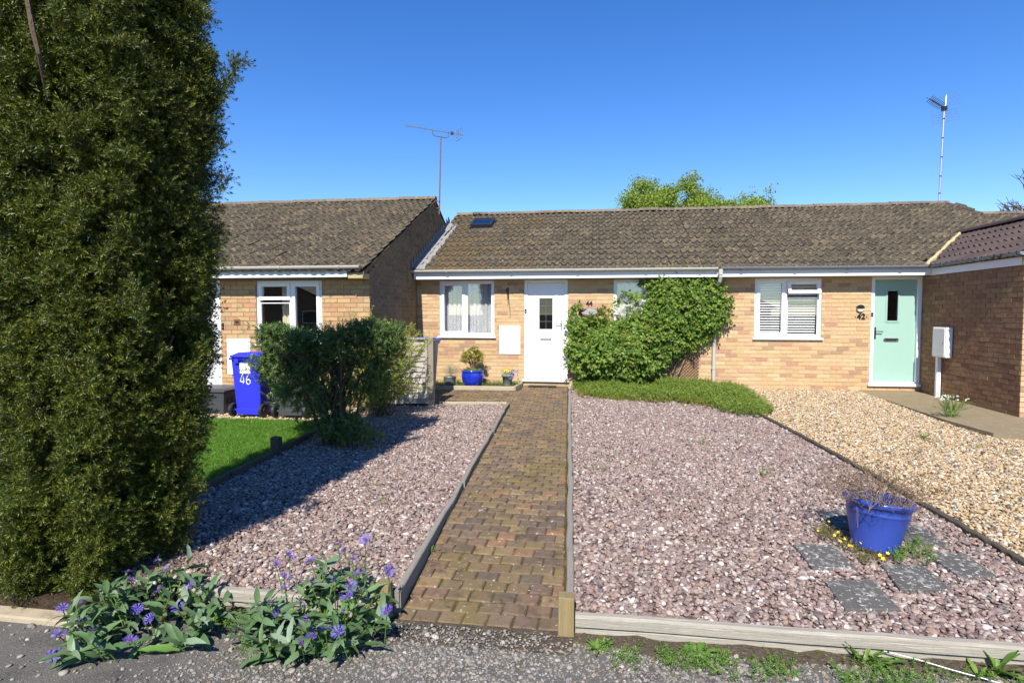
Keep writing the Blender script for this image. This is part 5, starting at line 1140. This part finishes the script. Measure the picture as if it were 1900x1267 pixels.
# ---- lap fence
fn = thing('lap_fence', 'short weathered grey lap fence panel with one square post by the bins', 'fence', (-2.62, 9.17, -.1))
MB().hexa([(-2.665, 9.12, -.2), (-2.565, 9.12, -.2), (-2.565, 9.22, -.2), (-2.665, 9.22, -.2), (-2.665, 9.12, 1.05), (-2.565, 9.12, 1.045), (-2.565, 9.22, 1.04), (-2.665, 9.22, 1.045)]).build('post', 'wzg', fn, bevel=.006)
MB().hexa([(-3.62, 9.13, -.2), (-3.56, 9.13, -.2), (-3.56, 9.21, -.2), (-3.62, 9.21, -.2), (-3.62, 9.13, 1.03), (-3.56, 9.13, 1.03), (-3.56, 9.21, 1.03), (-3.62, 9.21, 1.03)]).build('post', 'wzg', fn)
for k in range(12):
    z = -.03 + .087 * k; mb = MB(); n = 12; vs_ = []
    for i in range(n + 1):
        x = -3.555 + .885 * i / n; lo = z - .012 + random.gauss(0, .006) + .008 * math.sin(i * .9 + k * 2); tp_ = z + .094
        vs_ += [(x, 9.136, lo), (x, 9.150, lo), (x, 9.172, tp_), (x, 9.164, tp_)]
    mb.add(vs_, [(4 * i + j, 4 * i + 4 + j, 4 * i + 4 + (j + 1) % 4, 4 * i + (j + 1) % 4) for i in range(n) for j in range(4)] + [(0, 1, 2, 3), (4 * n + 3, 4 * n + 2, 4 * n + 1, 4 * n)])
    mb.v = [(x, y, z_) for x, y, z_ in mb.v]; mb.build('slat', 'wfence', fn)
MB().box(-3.555, -2.668, 9.10, 9.145, 1.015, 1.04).build('capping', 'wfence', fn, bevel=.004)
MB().box(-2.70, -2.668, 9.112, 9.134, -.03, 1.01).build('batten', 'wfence', fn, bevel=.003)
# ---- wheelie bins
def wheelie(label, x, y, z0, s, mbody, mlid, turn=0., num=None, sticker=False):
    t = thing('wheelie_bin', label, 'bin', (x, y, z0), 'wheeled bins by the houses'); T = Matrix.Translation((x, y, z0)) @ Matrix.Rotation(turn, 4, 'Z') @ Matrix.Scale(s, 4)
    def part(mb, nm, m, par=t, sm=False, bv=0): return shift(mb, T).build(nm, m, par, sm, bv)
    mb = MB(); mb.hexa([(-.19, 0, .03), (.19, 0, .03), (.19, .44, .03), (-.19, .44, .03), (-.235, -.05, .84), (.235, -.05, .84), (.235, .50, .84), (-.235, .50, .84)]); body = part(mb, 'body', mbody, bv=.015)
    mb = MB(); frame_hex_z = [(-.255, .255, -.075, .525)]
    mb.box(-.255, .255, -.075, .525, .835, .868); part(mb, 'rim', mbody, body, bv=.008)
    mb = MB(); mb.box(-.262, .262, -.045, .56, .87, .905); mb.hexa([(-.24, -.03, .905), (.24, -.03, .905), (.24, .54, .905), (-.24, .54, .905), (-.19, .05, .94), (.19, .05, .94), (.19, .45, .93), (-.19, .45, .93)]); lid = part(mb, 'lid', mlid, bv=.012)
    mb = MB(); mb.tube([(-.2, -.04, .885), (-.2, -.10, .89), (.2, -.10, .89), (.2, -.04, .885)], .014, 8); part(mb, 'handle', mlid, lid)
    for xx in (-.13, .13): part(MB().box(xx - .035, xx + .035, -.085, -.046, .79, .865), 'hinge', mbody, lid, bv=.005)
    for sx in (-1, 1):
        w_ = MB(); prof = [(.045, -.027), (.09, -.027), (.10, -.018), (.10, .018), (.09, .027), (.045, .027)]
        w_.lathe(prof, n=24); w_.v = [(sx * .245 + p[2], -.005 + p[0], .10 + p[1]) for p in w_.v]; whl = part(w_, 'wheel', 'blackp', sm=False)
        h = MB(); h.lathe([(.012, -.03), (.04, -.03), (.044, -.02), (.044, .03), (.012, .03)], n=16); h.v = [(sx * .247 + p[2], -.005 + p[0], .10 + p[1]) for p in h.v]; part(h, 'hub', 'darkgrey', whl)
    part(MB().tube([(-.25, -.005, .10), (.25, -.005, .10)], .012, 8), 'axle', 'darkgrey')
    part(MB().hexa([(-.185, -.02, .035), (.185, -.02, .035), (.185, .0, .03), (-.185, .0, .03), (-.19, -.028, .12), (.19, -.028, .12), (.19, 0, .12), (-.19, 0, .12)]), 'axle_housing', mbody, bv=.005)
    def face(u, v): return (u, -.0005 - .05 * (v - .03) / .81 - .003, v)     # point on the sloping back
    if sticker:
        a = [face(-.10, .64), face(.07, .64), face(.07, .79), face(-.10, .79)]; mb = MB(); mb.hexa([a[0], a[1], (a[1][0], a[1][1] + .003, a[1][2]), (a[0][0], a[0][1] + .003, a[0][2]), a[3], a[2], (a[2][0], a[2][1] + .003, a[2][2]), (a[3][0], a[3][1] + .003, a[3][2])]); part(mb, 'sticker', 'upvc', body)
    if num:
        mb = MB()
        for st in num: mb.tube([face(*p) for p in st], .0075, 6)
        part(mb, 'painted_number', 'upvc', body)
n4 = [(-.052, .64), (-.09, .55), (-.10, .52), (-.06, .515), (-.035, .52)], [(-.045, .60), (-.043, .55), (-.05, .49)]
n6 = [(.05, .63), (.022, .60), (.004, .56), (0, .515)], [(0, .515), (.01, .488), (.035, .48), (.06, .50), (.062, .535), (.035, .555), (.008, .54)]
wheelie('blue wheeled bin with a white sticker and hand painted 46', -5.09, 7.97, -.105, 1.02, 'blueplastic', 'blueplastic', R(-3), n4 + n6, True)
wheelie('dark grey wheeled bin half hidden behind the clipped bush', -4.42, 7.98, -.105, .98, 'darkgrey', 'darkgrey', R(2), [[(p[0] + .0, p[1] + .14) for p in s] for s in n4 + n6])
wheelie('blue lidded wheeled bin behind the lap fence', -3.04, 9.62, -.07, 1.16, 'greyplastic', 'blueplastic', R(0))
wheelie('grey wheeled bin added behind the lap fence for its shadow on the wall', -3.08, 10.42, -.05, .9, 'greyplastic', 'greyplastic', R(90))  # extra bin, added only for the shadow it throws
# ---- storage box
sb = thing('storage_box', 'black plastic storage box on the gravel beside the blue bin', 'box', (-5.95, 8.5, -.1))
mb = MB(); mb.hexa([(-6.28, 8.12, -.11), (-5.60, 8.12, -.11), (-5.60, 8.62, -.11), (-6.28, 8.62, -.11), (-6.31, 8.09, .23), (-5.57, 8.09, .23), (-5.57, 8.65, .23), (-6.31, 8.65, .23)]); bo = mb.build('body', 'darkgrey', sb, bevel=.012)
for yy in (8.2, 8.33, 8.46):
    mb = MB(); frame_hex(mb, 0, .10, 0, .12, 0, .012, .014); mb.v = [(-5.588 + p[1] * -1 + .016 + .03 * (p[2] + .05) * 0, yy + p[0], .03 + p[2]) for p in mb.v]; mb.build('panel_rib', 'darkgrey', bo)
mb = MB(); mb.box(-6.33, -5.55, 8.07, 8.67, .232, .262); mb.hexa([(-6.31, 8.09, .262), (-5.57, 8.09, .262), (-5.57, 8.65, .262), (-6.31, 8.65, .262), (-6.27, 8.13, .285), (-5.61, 8.13, .285), (-5.61, 8.61, .285), (-6.27, 8.61, .285)]); ld_ = mb.build('lid', 'darkgrey', sb, bevel=.006)
MB().box(-6.0, -5.88, 8.055, 8.085, .20, .25).build('latch', 'blackp', ld_, bevel=.004)
# ---- pots
def pot_with(label, name, c, prof, m, tilt=None, soil=None, n=40):
    t = thing(name, label, 'plant pot', c); MB().lathe(prof, c, n, tilt).build('pot', m, t, smooth=True)
    r_, z = soil; MB().lathe([(.0005, z - .03), (r_, z - .03), (r_, z), (.0005, z + .012)], c, 24, tilt).build('soil', 'soil', t); return t
TL = Euler((R(-3), R(5), 0)).to_matrix()
bp = pot_with('tilted blue glazed pot holding a dead shrub among the stepping slabs', 'flower_pot', (1.985, 4.34, gz(4.3) - .012), [(.0005, 0), (.135, 0), (.150, .012), (.153, .03), (.150, .04), (.195, .25), (.197, .26), (.203, .266), (.197, .273), (.205, .31), (.216, .316), (.226, .328), (.228, .345), (.220, .358), (.208, .360), (.200, .352), (.192, .32), (.150, .10), (.0005, .09)], 'blueglazed', TL, (.183, .27))
mb = MB(); P = []; D = []
for k in range(62):
    a = random.random() * 6.28; b = Vector((1.985 + .02 + .06 * math.cos(a), 4.34 + .06 * math.sin(a), gz(4.3) + .255)); rr = random.uniform(.08, .34)
    e = b + Vector((math.cos(a) * rr + .02, math.sin(a) * rr * .9, random.uniform(.10, .34) * (1.15 - rr * 1.2))); m_ = b.lerp(e, .5) + Vector((random.gauss(0, .015), random.gauss(0, .015), .05)); mb.tube([b, m_, e], [.0035, .0025, .0014], 4)
    for q in range(4):
        s0 = m_.lerp(e, random.random()); e2_ = s0 + Vector((random.gauss(0, .045), random.gauss(0, .045), random.uniform(-.01, .07))); mb.tube([s0, e2_], [.0018, .001], 4); P.append(np.array(e2_)); D.append(np.array(e2_ - s0) + rv() * .03)
    P.append(np.array(e)); D.append(np.array(e - m_))
mb.tube([(1.82, 4.24, .0), (1.80, 4.2, .11), (1.79, 4.15, .10), (1.77, 4.1, .0)], .0015, 4)
mb.build('dead_twigs', 'deadtwig', bp); scatter('dead_leaves', SPR['dead'], P, aim(D), rng.uniform(.45, 1.1, len(P)), bp)
b4 = pot_with('glossy blue glazed pot with a round yellow-green shrub by the wall of 44', 'flower_pot', (-2.37, 11.30, -.01), [(.0005, 0), (.15, 0), (.165, .012), (.20, .09), (.222, .18), (.224, .24), (.212, .275), (.214, .285), (.226, .292), (.226, .312), (.214, .32), (.198, .318), (.19, .28), (.195, .2), (.14, .06), (.0005, .05)], 'blueglaze', None, (.19, .285))
mb = MB(); P = []; D = []
for k in range(150):
    d = unit(rv()); d[2] = abs(d[2]) * 1.2 - .35; e = np.array([-2.37, 11.30, .56]) + d * np.array([.17, .16, .20]) * (.75 + .3 * random.random()); P.append(e); D.append(d + rv() * .4)
    if k % 4 == 0: mb.tube([(-2.37 + random.gauss(0, .02), 11.30, .26), (-2.37 + (e[0] + 2.37) * .3, 11.30 + (e[1] - 11.3) * .3, .42), e], [.006, .005, .002], 5)
mb.build('stems', 'twig', b4); scatter('shrub_leaves', SPR['box'], P, aim(D), rng.uniform(.7, 1.1, len(P)), b4)
a = rng.random(90) * 6.28; rr = .19 * np.sqrt(rng.random(90)); P = np.c_[-2.37 + rr * np.cos(a), 11.30 + rr * np.sin(a), np.full(90, .285)]
scatter('underplanting', SPR['weed'], P, aim(np.c_[np.cos(a), np.sin(a), np.full(90, 1.)] * 1.), rng.uniform(.6, 1.1, 90), b4)
b5 = pot_with('small grey-green pot with yellow and mauve pansies beside the meter cupboard', 'flower_pot', (-1.68, 11.40, .0), [(.0005, 0), (.078, 0), (.08, .004), (.104, .18), (.118, .182), (.122, .20), (.122, .225), (.11, .228), (.10, .20), (.075, .03), (.0005, .03)], 'greenpot', None, (.10, .2))
MB().lathe([(.0005, -.012), (.11, -.012), (.13, .012), (.135, .014), (.12, .003), (.0005, .0)], (-1.68, 11.40, .0), 24).build('saucer', 'terracotta', b5)
P = np.c_[-1.68 + rng.normal(size=60) * .05, 11.38 + rng.normal(size=60) * .05, .22 + rng.random(60) * .07]; scatter('leaves', SPR['weed'], P, aim(rng.normal(size=P.shape) * .5 + np.array([0, -.3, 1])), rng.uniform(.4, .7, 60), b5)
P = np.c_[-1.70 + rng.normal(size=12) * .035, 11.33 + rng.normal(size=12) * .03, .27 + rng.random(12) * .05]; scatter('yellow_flowers', SPR['star'], P, aim(np.tile([0, -1., .4], (12, 1)) + rng.normal(size=P.shape) * .3), rng.uniform(1.5, 2.2, 12), b5)
P = np.c_[-1.57 + rng.normal(size=70) * .05, 11.33 + rng.normal(size=70) * .04, .12 + rng.random(70) * .19]; scatter('mauve_flowers', SPR['mstar'], P, aim(np.tile([.3, -1., .2], (70, 1)) + rng.normal(size=P.shape) * .5), rng.uniform(1.1, 2., 70), b5)
b6_ = pot_with('galvanised tub of silvery lavender beside the lap fence', 'flower_pot', (-2.83, 11.28, -.01), [(.0005, 0), (.10, 0), (.102, .005), (.125, .18), (.13, .185), (.13, .195), (.118, .195), (.10, .03), (.0005, .03)], 'galv', None, (.115, .16))
a = rng.random(110) * 6.28; rr = rng.random(110); P = np.c_[-2.80 + .10 * rr * np.cos(a), 11.26 + .1 * rr * np.sin(a), .16 + .16 * rng.random(110)]
scatter('lavender', SPR['silver'], P, aim(np.c_[np.cos(a) * rr, np.sin(a) * rr, np.full(110, .9)] + rng.normal(size=P.shape) * .2), rng.uniform(.6, 1.1, 110), b6_)
# ---- doormat
tag(MB().box(-1.27, -.71, 11.40, 11.60, pz(11.5) - .004, pz(11.5) + .014).build('doormat', 'mat', bevel=.004), 'dark rubber doormat below the white door', 'doormat')
# ---- things on the walls
sg = link('house_number', text_mesh('44', .135, .006, 'black'), None, M=Matrix.Translation((-.07, YF - .012, 1.635)) @ FACE); tag(sg, 'black metal house number 44 on the brickwork', 'house number')
t = thing('house_number', 'black house number 42 beside the mint door', 'house number', (5.0, YF - .01, 1.38))
link('digits', text_mesh('42', .145, .006, 'black'), t, M=Matrix.Translation((0, -.004, 0)) @ FACE).matrix_parent_inverse = Matrix()
for sx in (-1, 1): MB().tube([(5.0 + sx * .10, YF - .014, 1.375), (5.0 + sx * .10, YF + .004, 1.375)], .009, 8).build('screw', 'black', t)
pl = thing('house_plaque', 'oval slate house plaque with a bark edge under the number 44', 'plaque', (-.07, YF, 1.47))
n = 40; ring = []
mb = MB(); vs_ = []
for dep, f in ((.004, 1.0), (-.03, 1.0), (-.034, .96)):
    for k in range(n):
        a = 6.283 * k / n; wob = 1 + .03 * math.sin(3 * a) + .02 * math.sin(7 * a + 1); vs_.append((-.07 + .215 * f * wob * math.cos(a), YF + dep, 1.465 + .085 * f * wob * math.sin(a)))
mb.add(vs_, [(i * n + k, i * n + (k + 1) % n, (i + 1) * n + (k + 1) % n, (i + 1) * n + k) for i in range(2) for k in range(n)] + [tuple(2 * n + k for k in range(n)), tuple(range(n - 1, -1, -1))]); mb.build('bark_slice', 'woodred', pl)
mb = MB(); vs_ = [(-.065 + .165 * math.cos(6.283 * k / n), YF - d_, 1.475 + .062 * math.sin(6.283 * k / n)) for d_ in (.033, .038) for k in range(n)]
mb.add(vs_, [tuple(n + k for k in range(n)), tuple(range(n - 1, -1, -1))] + [(k, (k + 1) % n, n + (k + 1) % n, n + k) for k in range(n)]); fcx = mb.build('slate_face', 'slate', pl)
mb = MB()
for k in range(7): x = -.085 + .022 * k; mb.tube([(x - .008, YF - .0385, 1.468), (x - .004, YF - .0385, 1.484), (x, YF - .0385, 1.468), (x + .006, YF - .0385, 1.478), (x + .010, YF - .0385, 1.467)], .0016, 4)
mb.build('faint_lettering', 'darkgrey', fcx)
MB().tube([(-.235, YF - .042, 1.475), (-.20, YF - .046, 1.49), (-.15, YF - .044, 1.515), (-.125, YF - .044, 1.525)], [.006, .012, .009, .004], 6).build('carved_twig', 'black', pl)
sc = thing('wall_light', 'round wall light with a dark hood above the number 42', 'wall light', (4.975, YF, 1.53))
def disc(cx, cz, r_, a0, a1, y0, y1, n=16):
    mb = MB(); p = [(cx + r_ * math.cos(R(a0 + (a1 - a0) * k / n)), cz + r_ * math.sin(R(a0 + (a1 - a0) * k / n))) for k in range(n + 1)]; m_ = n + 1
    return mb.add([(x, y0, z) for x, z in p] + [(x, y1, z) for x, z in p], [tuple(m_ + k for k in range(m_)), tuple(range(m_ - 1, -1, -1))] + [(k, (k + 1) % m_, m_ + (k + 1) % m_, m_ + k) for k in range(m_)])
disc(4.975, 1.535, .066, 0, 180, YF + .002, YF - .06).build('hood', 'black', sc); disc(4.975, 1.533, .060, 180, 360, YF + .002, YF - .045).build('diffuser', 'curtain', sc)
for lab, x, z, y, h in (('small black doorbell on the frame of the mint door', 5.20, 1.42, YF + .014, .07), ('small black doorbell on the frame of the white door 44', -1.352, 1.49, YF + .019, .085), ('grey keypad entry box on the wall beside the white door of 46', -6.262, 1.22, Y6 + .001, .11)):
    d_ = thing('doorbell', lab, 'doorbell', (x, y, z)); MB().box(x - .018, x + .018, y - .02, y, z - h / 2, z + h / 2).build('body', 'black', d_, bevel=.005)
    MB().tube([(x, y - .024, z - h * .12), (x, y - .0195, z - h * .12)], .009, 12).build('button', 'alu', d_)
nb = thing('house_number', 'small dull brass number plate on the wall of 46', 'house number', (-6.0, Y6, 1.29)); MB().box(-6.06, -5.94, Y6 - .008, Y6, 1.24, 1.34).build('plate', 'woodred', nb, bevel=.002)
link('digits', text_mesh('46', .07, .002, 'black'), nb, M=Matrix.Translation((0, -.010, 0)) @ FACE).matrix_parent_inverse = Matrix()
hb = thing('hanging_bracket', 'black iron basket bracket and chain on the wall beside the white door', 'bracket', (-1.71, YF, 1.9))
mb = MB(); mb.box(-1.722, -1.698, YF - .008, YF, 1.74, 1.97); mb.build('back_plate', 'black', hb, bevel=.002)
MB().tube([(-1.71, YF - .005, 1.93), (-1.71, YF - .12, 1.95), (-1.71, YF - .22, 1.93), (-1.71, YF - .25, 1.91), (-1.71, YF - .24, 1.885)], .008, 8).build('arm', 'black', hb)
MB().tube([(-1.71, YF - .006, 1.76), (-1.71, YF - .09, 1.82), (-1.71, YF - .16, 1.93)], .006, 8).build('brace', 'black', hb)
mb = MB()
for k in range(7):
    c = Vector((-1.70 + .003 * k, YF - .235, 1.88 - .034 * k)); pts = [c + Vector((.009 * math.cos(a) if k % 2 else 0, .009 * math.cos(a) if not k % 2 else 0, .02 * math.sin(a))) for a in np.linspace(0, 6.283, 9)]; mb.tube(pts, .0032, 5, False)
mb.tube([(-1.678, YF - .235, 1.66), (-1.672, YF - .235, 1.60), (-1.69, YF - .235, 1.585), (-1.70, YF - .235, 1.60)], .004, 6); mb.build('chain', 'black', hb)
# ---- meter box on its duct by the wing
mbx = thing('meter_box', 'white meter box on a white duct against the brown wing wall', 'meter box', (5.95, 10.95, 0))
MB().box(5.945, 6.052, 10.74, 11.13, .68, 1.20).build('cabinet', 'upvcold', mbx, bevel=.012); cbd = MB().box(5.932, 5.9445, 10.76, 11.11, .70, 1.18).build('door', 'upvcold', mbx, bevel=.006)
MB().tube([(5.925, 10.80, .93), (5.933, 10.80, .93)], .009, 10).build('lock', 'darkgrey', cbd)
MB().box(5.975, 6.045, 11.02, 11.085, -.03, .68).build('duct', 'upvc', mbx, bevel=.012)
# ---- curtains and blinds behind the glass
def curtain(label, x0, x1, z0, z1, y, m, amp=.025, wl=.11, name='net_curtain', cat='curtain'):
    mb = MB(); n = int((x1 - x0) / .008); vs_ = []
    for k in range(n + 1):
        x = x0 + (x1 - x0) * k / n; o_ = amp * math.sin(6.283 * x / wl + .8 * math.sin(x * 9)) + amp * .4 * math.sin(6.283 * x / (wl * .43)); vs_ += [(x, y + o_, z0), (x, y + o_ * .6, z1)]
    mb.add(vs_, [(2 * k, 2 * k + 2, 2 * k + 3, 2 * k + 1) for k in range(n)]); return tag(mb.build(name, m, smooth=True), label, cat)
curtain('white lace net curtain in the window left of the door of 44', -3.12, -2.04, .99, 2.12, YF + .21, 'lace')
curtain('white lace net curtain in the window behind the climbing rose', .44, 1.55, .99, 2.12, YF + .21, 'lace')
curtain('cream curtain drawn back at one side of the window of 46', -5.32, -5.12, .88, 2.0, Y6 + .25, 'curtain', .022, .07, 'drawn_curtain')
for lab, xa, xb in (('white slatted blind in the plain casement of the window of 42', 3.14, 3.645), ('white slatted blind behind the open top light of 42', 3.675, 4.25)):
    t = thing('venetian_blind', lab, 'blind', (xa, YF + .16, 2.1), 'slatted blinds in the window of 42'); MB().box(xa, xb, YF + .14, YF + .18, 2.075, 2.11).build('headrail', 'blind', t)
    sm = MB(); w_ = xb - xa; sm.hexa([(0, -.02, -.014), (w_, -.02, -.014), (w_, .02, .014), (0, .02, .014), (0, -.02, -.012), (w_, -.02, -.012), (w_, .02, .016), (0, .02, .016)]); me = sm.mesh('slat', 'blind')
    for k in range(21):
        o = link('slat', me, t); o.matrix_parent_inverse = Matrix(); o.matrix_basis = Matrix.Translation((0, 0, -.05 - .0505 * k)) @ Matrix.Rotation(random.gauss(0, .02), 4, 'X')
    MB().box(xa + .01, xb - .01, YF + .145, YF + .175, .985, 1.0).build('bottom_rail', 'blind', t)
# ---- aerials
ar = thing('tv_aerial', 'long thin television aerial on a rusty mast at the gable of 46', 'aerial', (-3.52, 13.35, 3.7), 'rooftop television aerials')
mt = Vector(atX(818, 253, -3.52)); m0 = Vector(atX(815, 398, -3.52)); MB().tube([m0, mt], .017, 8).build('mast', 'rust', ar)
for z in (3.86, 4.02): MB().tube([(-3.64, m0.y, z), (-3.50, m0.y, z)], .012, 6).build('mast_bracket', 'rust', ar)
zb_ = mt.z + .13; A = Vector(onz(752, 233, zb_)); B = Vector(onz(859, 251, zb_)); d = (B - A).normalized(); pn = Vector((-d.y, d.x, 0)); MB().tube([A, B], .011, 6).build('boom', 'alu', ar)
el = MB(); L = (B - A).length
for k in range(20): c = A + d * L * (.01 + .80 * k / 19); el.tube([c - pn * .045 + Vector((0, 0, .012)), c + pn * .045 + Vector((0, 0, .012))], .004, 5)
el.build('directors', 'alu', ar); c = A + d * L * .9; rf_ = MB()
for zz_ in (-.09, -.045, 0, .045, .09): rf_.tube([c + d * abs(zz_) * .5 - pn * .16 + Vector((0, 0, zz_ * 1.3)), c + d * abs(zz_) * .5 + pn * .16 + Vector((0, 0, zz_ * 1.3))], .006, 5)
for s in (-1, 1): rf_.tube([c + pn * .1 * s - Vector((0, 0, .12)), c + pn * .1 * s + Vector((0, 0, .12))], .006, 5)
rf_.build('reflector', 'alu', ar); MB().hexa([c - d * .14 + Vector(v) for v in ((-.03, -.03, -.03), (.03, -.03, -.03), (.03, .03, -.03), (-.03, .03, -.03), (-.03, -.03, .03), (.03, -.03, .03), (.03, .03, .03), (-.03, .03, .03))]).build('dipole_box', 'black', ar)
q0, q1 = A + d * L * .46, A + d * L * .74; MB().tube([q0, q0 - Vector((0, 0, .10)) + d * .01, q0 - Vector((0, 0, .13)) + d * .06, q1 - Vector((0, 0, .13)) - d * .06, q1 - Vector((0, 0, .10)) - d * .01, q1], .008, 6).build('cradle', 'darkgrey', ar)
a2 = thing('tv_aerial', 'television aerial with a fan of thin rods on a grey mast', 'aerial', (8.5, 15.6, 4.1), 'rooftop television aerials')
m0 = Vector(atY(1742, 380, 15.75)); mt = Vector(atY(1752, 203, 15.75)); MB().tube([m0 - Vector((0, 0, .15)), mt], .022, 8).build('mast', 'alu', a2)
for s in (.12, .3, .5, .7, .9): c = m0.lerp(mt, s); MB().tube([c - Vector((0, 0, .012)), c + Vector((0, 0, .012))], .026, 8).build('cable_tie', 'black', a2)
zb_ = mt.z + .03; A = Vector(onz(1722, 182, zb_ + .0)); B = mt + Vector((0, 0, .03)); d = (B - A); d = Vector((d.x, d.y, 0)).normalized(); A = B - d * 1.05; pn = Vector((-d.y, d.x, 0)); MB().tube([A, B + d * .12], .013, 6).build('boom', 'alu', a2)
el = MB()
for k in range(9):
    c = A + d * (.08 + .10 * k)
    for s1 in (-1, 1):
        for s2 in (-1, 1): el.tube([c, c + pn * .075 * s1 + Vector((0, 0, .055 * s2))], .0065, 5)
el.build('directors', 'black', a2); rf_ = MB(); c = B + d * .06
for s in (1, -1):
    rf_.tube([c, c + d * .06 + Vector((0, 0, .33 * s))], .010, 6)
    for k in range(5): p = c + d * (.01 + .012 * k) + Vector((0, 0, s * (.06 + .062 * k))); rf_.tube([p - pn * .30, p + pn * .30], .0042, 5)
rf_.build('reflector', 'alu', a2); MB().hexa([B + Vector(v) * 1.2 for v in ((-.04, -.04, -.05), (.04, -.04, -.05), (.04, .04, -.05), (-.04, .04, -.05), (-.04, -.04, .03), (.04, -.04, .03), (.04, .04, .03), (-.04, .04, .03))]).build('clamp', 'black', a2)
# ---- white cord lying by the beam
pc = [onz(1640, 1207, -.30), onz(1700, 1222, -.325), onz(1770, 1243, -.335), onz(1840, 1262, -.345), onz(1930, 1290, -.355)]
tag(MB().tube(pc, .0028, 6).build('cord', 'upvc', smooth=True), 'thin white cord trailing from the weeds at the long pale beam', 'cord')
# ================================================================== TREES BEHIND
def tree(label, x, y, h, rx, rz, nclump, seed, m='tree', group='trees behind the roofs', leafy=True, zb=-.09):
    rs = random.Random(seed); t = thing('garden_tree', label, 'tree', (x, y, zb), group); mb = MB(); P = []; D = []
    mb.tube([(x, y, zb - .1), (x + .1, y, h * .3), (x, y + .1, h * .55)], [h * .035, h * .028, h * .02], 8)
    def grow(p, d, L, r_, dep):
        e = p + d * L; mb.tube([p, p.lerp(e, .5) + Vector((rs.gauss(0, .04), rs.gauss(0, .04), rs.gauss(0, .03))) * L, e], [r_, r_ * .8, r_ * .6], 5 if dep < 3 else 4)
        if dep >= 2 and leafy:
            for q in range(nclump): s = rs.random(); P.append(np.array(p.lerp(e, s)) + np.array([rs.gauss(0, .16) for _ in range(3)])); D.append(np.array([rs.gauss(0, 1) for _ in range(3)]))
        if dep < (4 if leafy else 5):
            for q in range(3 if dep else 6):
                dd = (d * .8 + Vector((rs.gauss(0, .55) * rx, rs.gauss(0, .5), rs.gauss(.18, .3)))).normalized(); grow(p.lerp(e, rs.uniform(.5, 1)), dd, L * rs.uniform(.6, .82), r_ * .6, dep + 1)
    grow(Vector((x, y, h * .33)), Vector((0, 0, 1)), h * rz, h * .02, 0)
    mb.build('trunk', 'bark', t)
    if leafy: scatter('crown', SPR['tree'], P, aim(D), rng.uniform(.8, 1.3, len(P)), t)
tree('rounded fresh green tree behind the roof of 44', 2.4, 26.5, 7.7, 1.7, .235, 8, 5)
tree('small pale green tree between two others behind the roof', 4.6, 28, 7.9, 1.7, .235, 7, 12)
tree('loose fresh green tree with twiggy ends behind the roof ridge', 6.7, 27.5, 8.2, 1.7, .23, 6, 8)
tree('bare leafless tree beyond the projecting wing', 16.5, 24.5, 8.0, 1.0, .20, 0, 4, leafy=False)
# ================================================================== HOUSES ACROSS THE ROAD (seen mirrored in the windows)
for lab, xa, xb in (('gabled bungalow across the road, mirrored in the window behind the blue bin', -34, -22), ('brown bungalow across the road, mirrored behind the slatted blinds of 42', 5, 15.5)):
    t = thing('opposite_bungalow', lab, 'house', ((xa + xb) / 2, -30, -.4), 'bungalows across the road'); m_ = (xa + xb) / 2
    mb = MB(); mb.add([(xa, -30, -.5), (xb, -30, -.5), (xb, -30, 2.0), (m_, -30, 4.6), (xa, -30, 2.0), (xa, -40, -.5), (xb, -40, -.5), (xb, -40, 2.0), (m_, -40, 4.6), (xa, -40, 2.0)], [(4, 3, 2, 1, 0), (5, 6, 7, 8, 9), (0, 1, 6, 5), (1, 2, 7, 6), (0, 5, 9, 4)]); mb.build('wall', 'brickw', t)
    mb = MB(); mb.hexa([(xa - .4, -40.2, 1.85), (m_, -40.2, 4.62), (m_, -29.7, 4.62), (xa - .4, -29.7, 1.85), (xa - .4, -40.2, 2.0), (m_, -40.2, 4.8), (m_, -29.7, 4.8), (xa - .4, -29.7, 2.0)]); mb.hexa([(m_ + .01, -40.2, 4.62), (xb + .4, -40.2, 1.85), (xb + .4, -29.7, 1.85), (m_ + .01, -29.7, 4.62), (m_ + .01, -40.2, 4.8), (xb + .4, -40.2, 2.0), (xb + .4, -29.7, 2.0), (m_ + .01, -29.7, 4.8)]); mb.build('roof', 'tiledark', t)
    for xx in (xa + 2, xb - 3.5):
        mb = MB(); frame_hex(mb, xx, xx + 1.5, .6, 1.7, -30.0, -29.95, .06); o = mb.build('window', 'upvc', t); MB().box(xx + .06, xx + 1.44, -29.985, -29.975, .66, 1.64).build('pane', 'black', o)
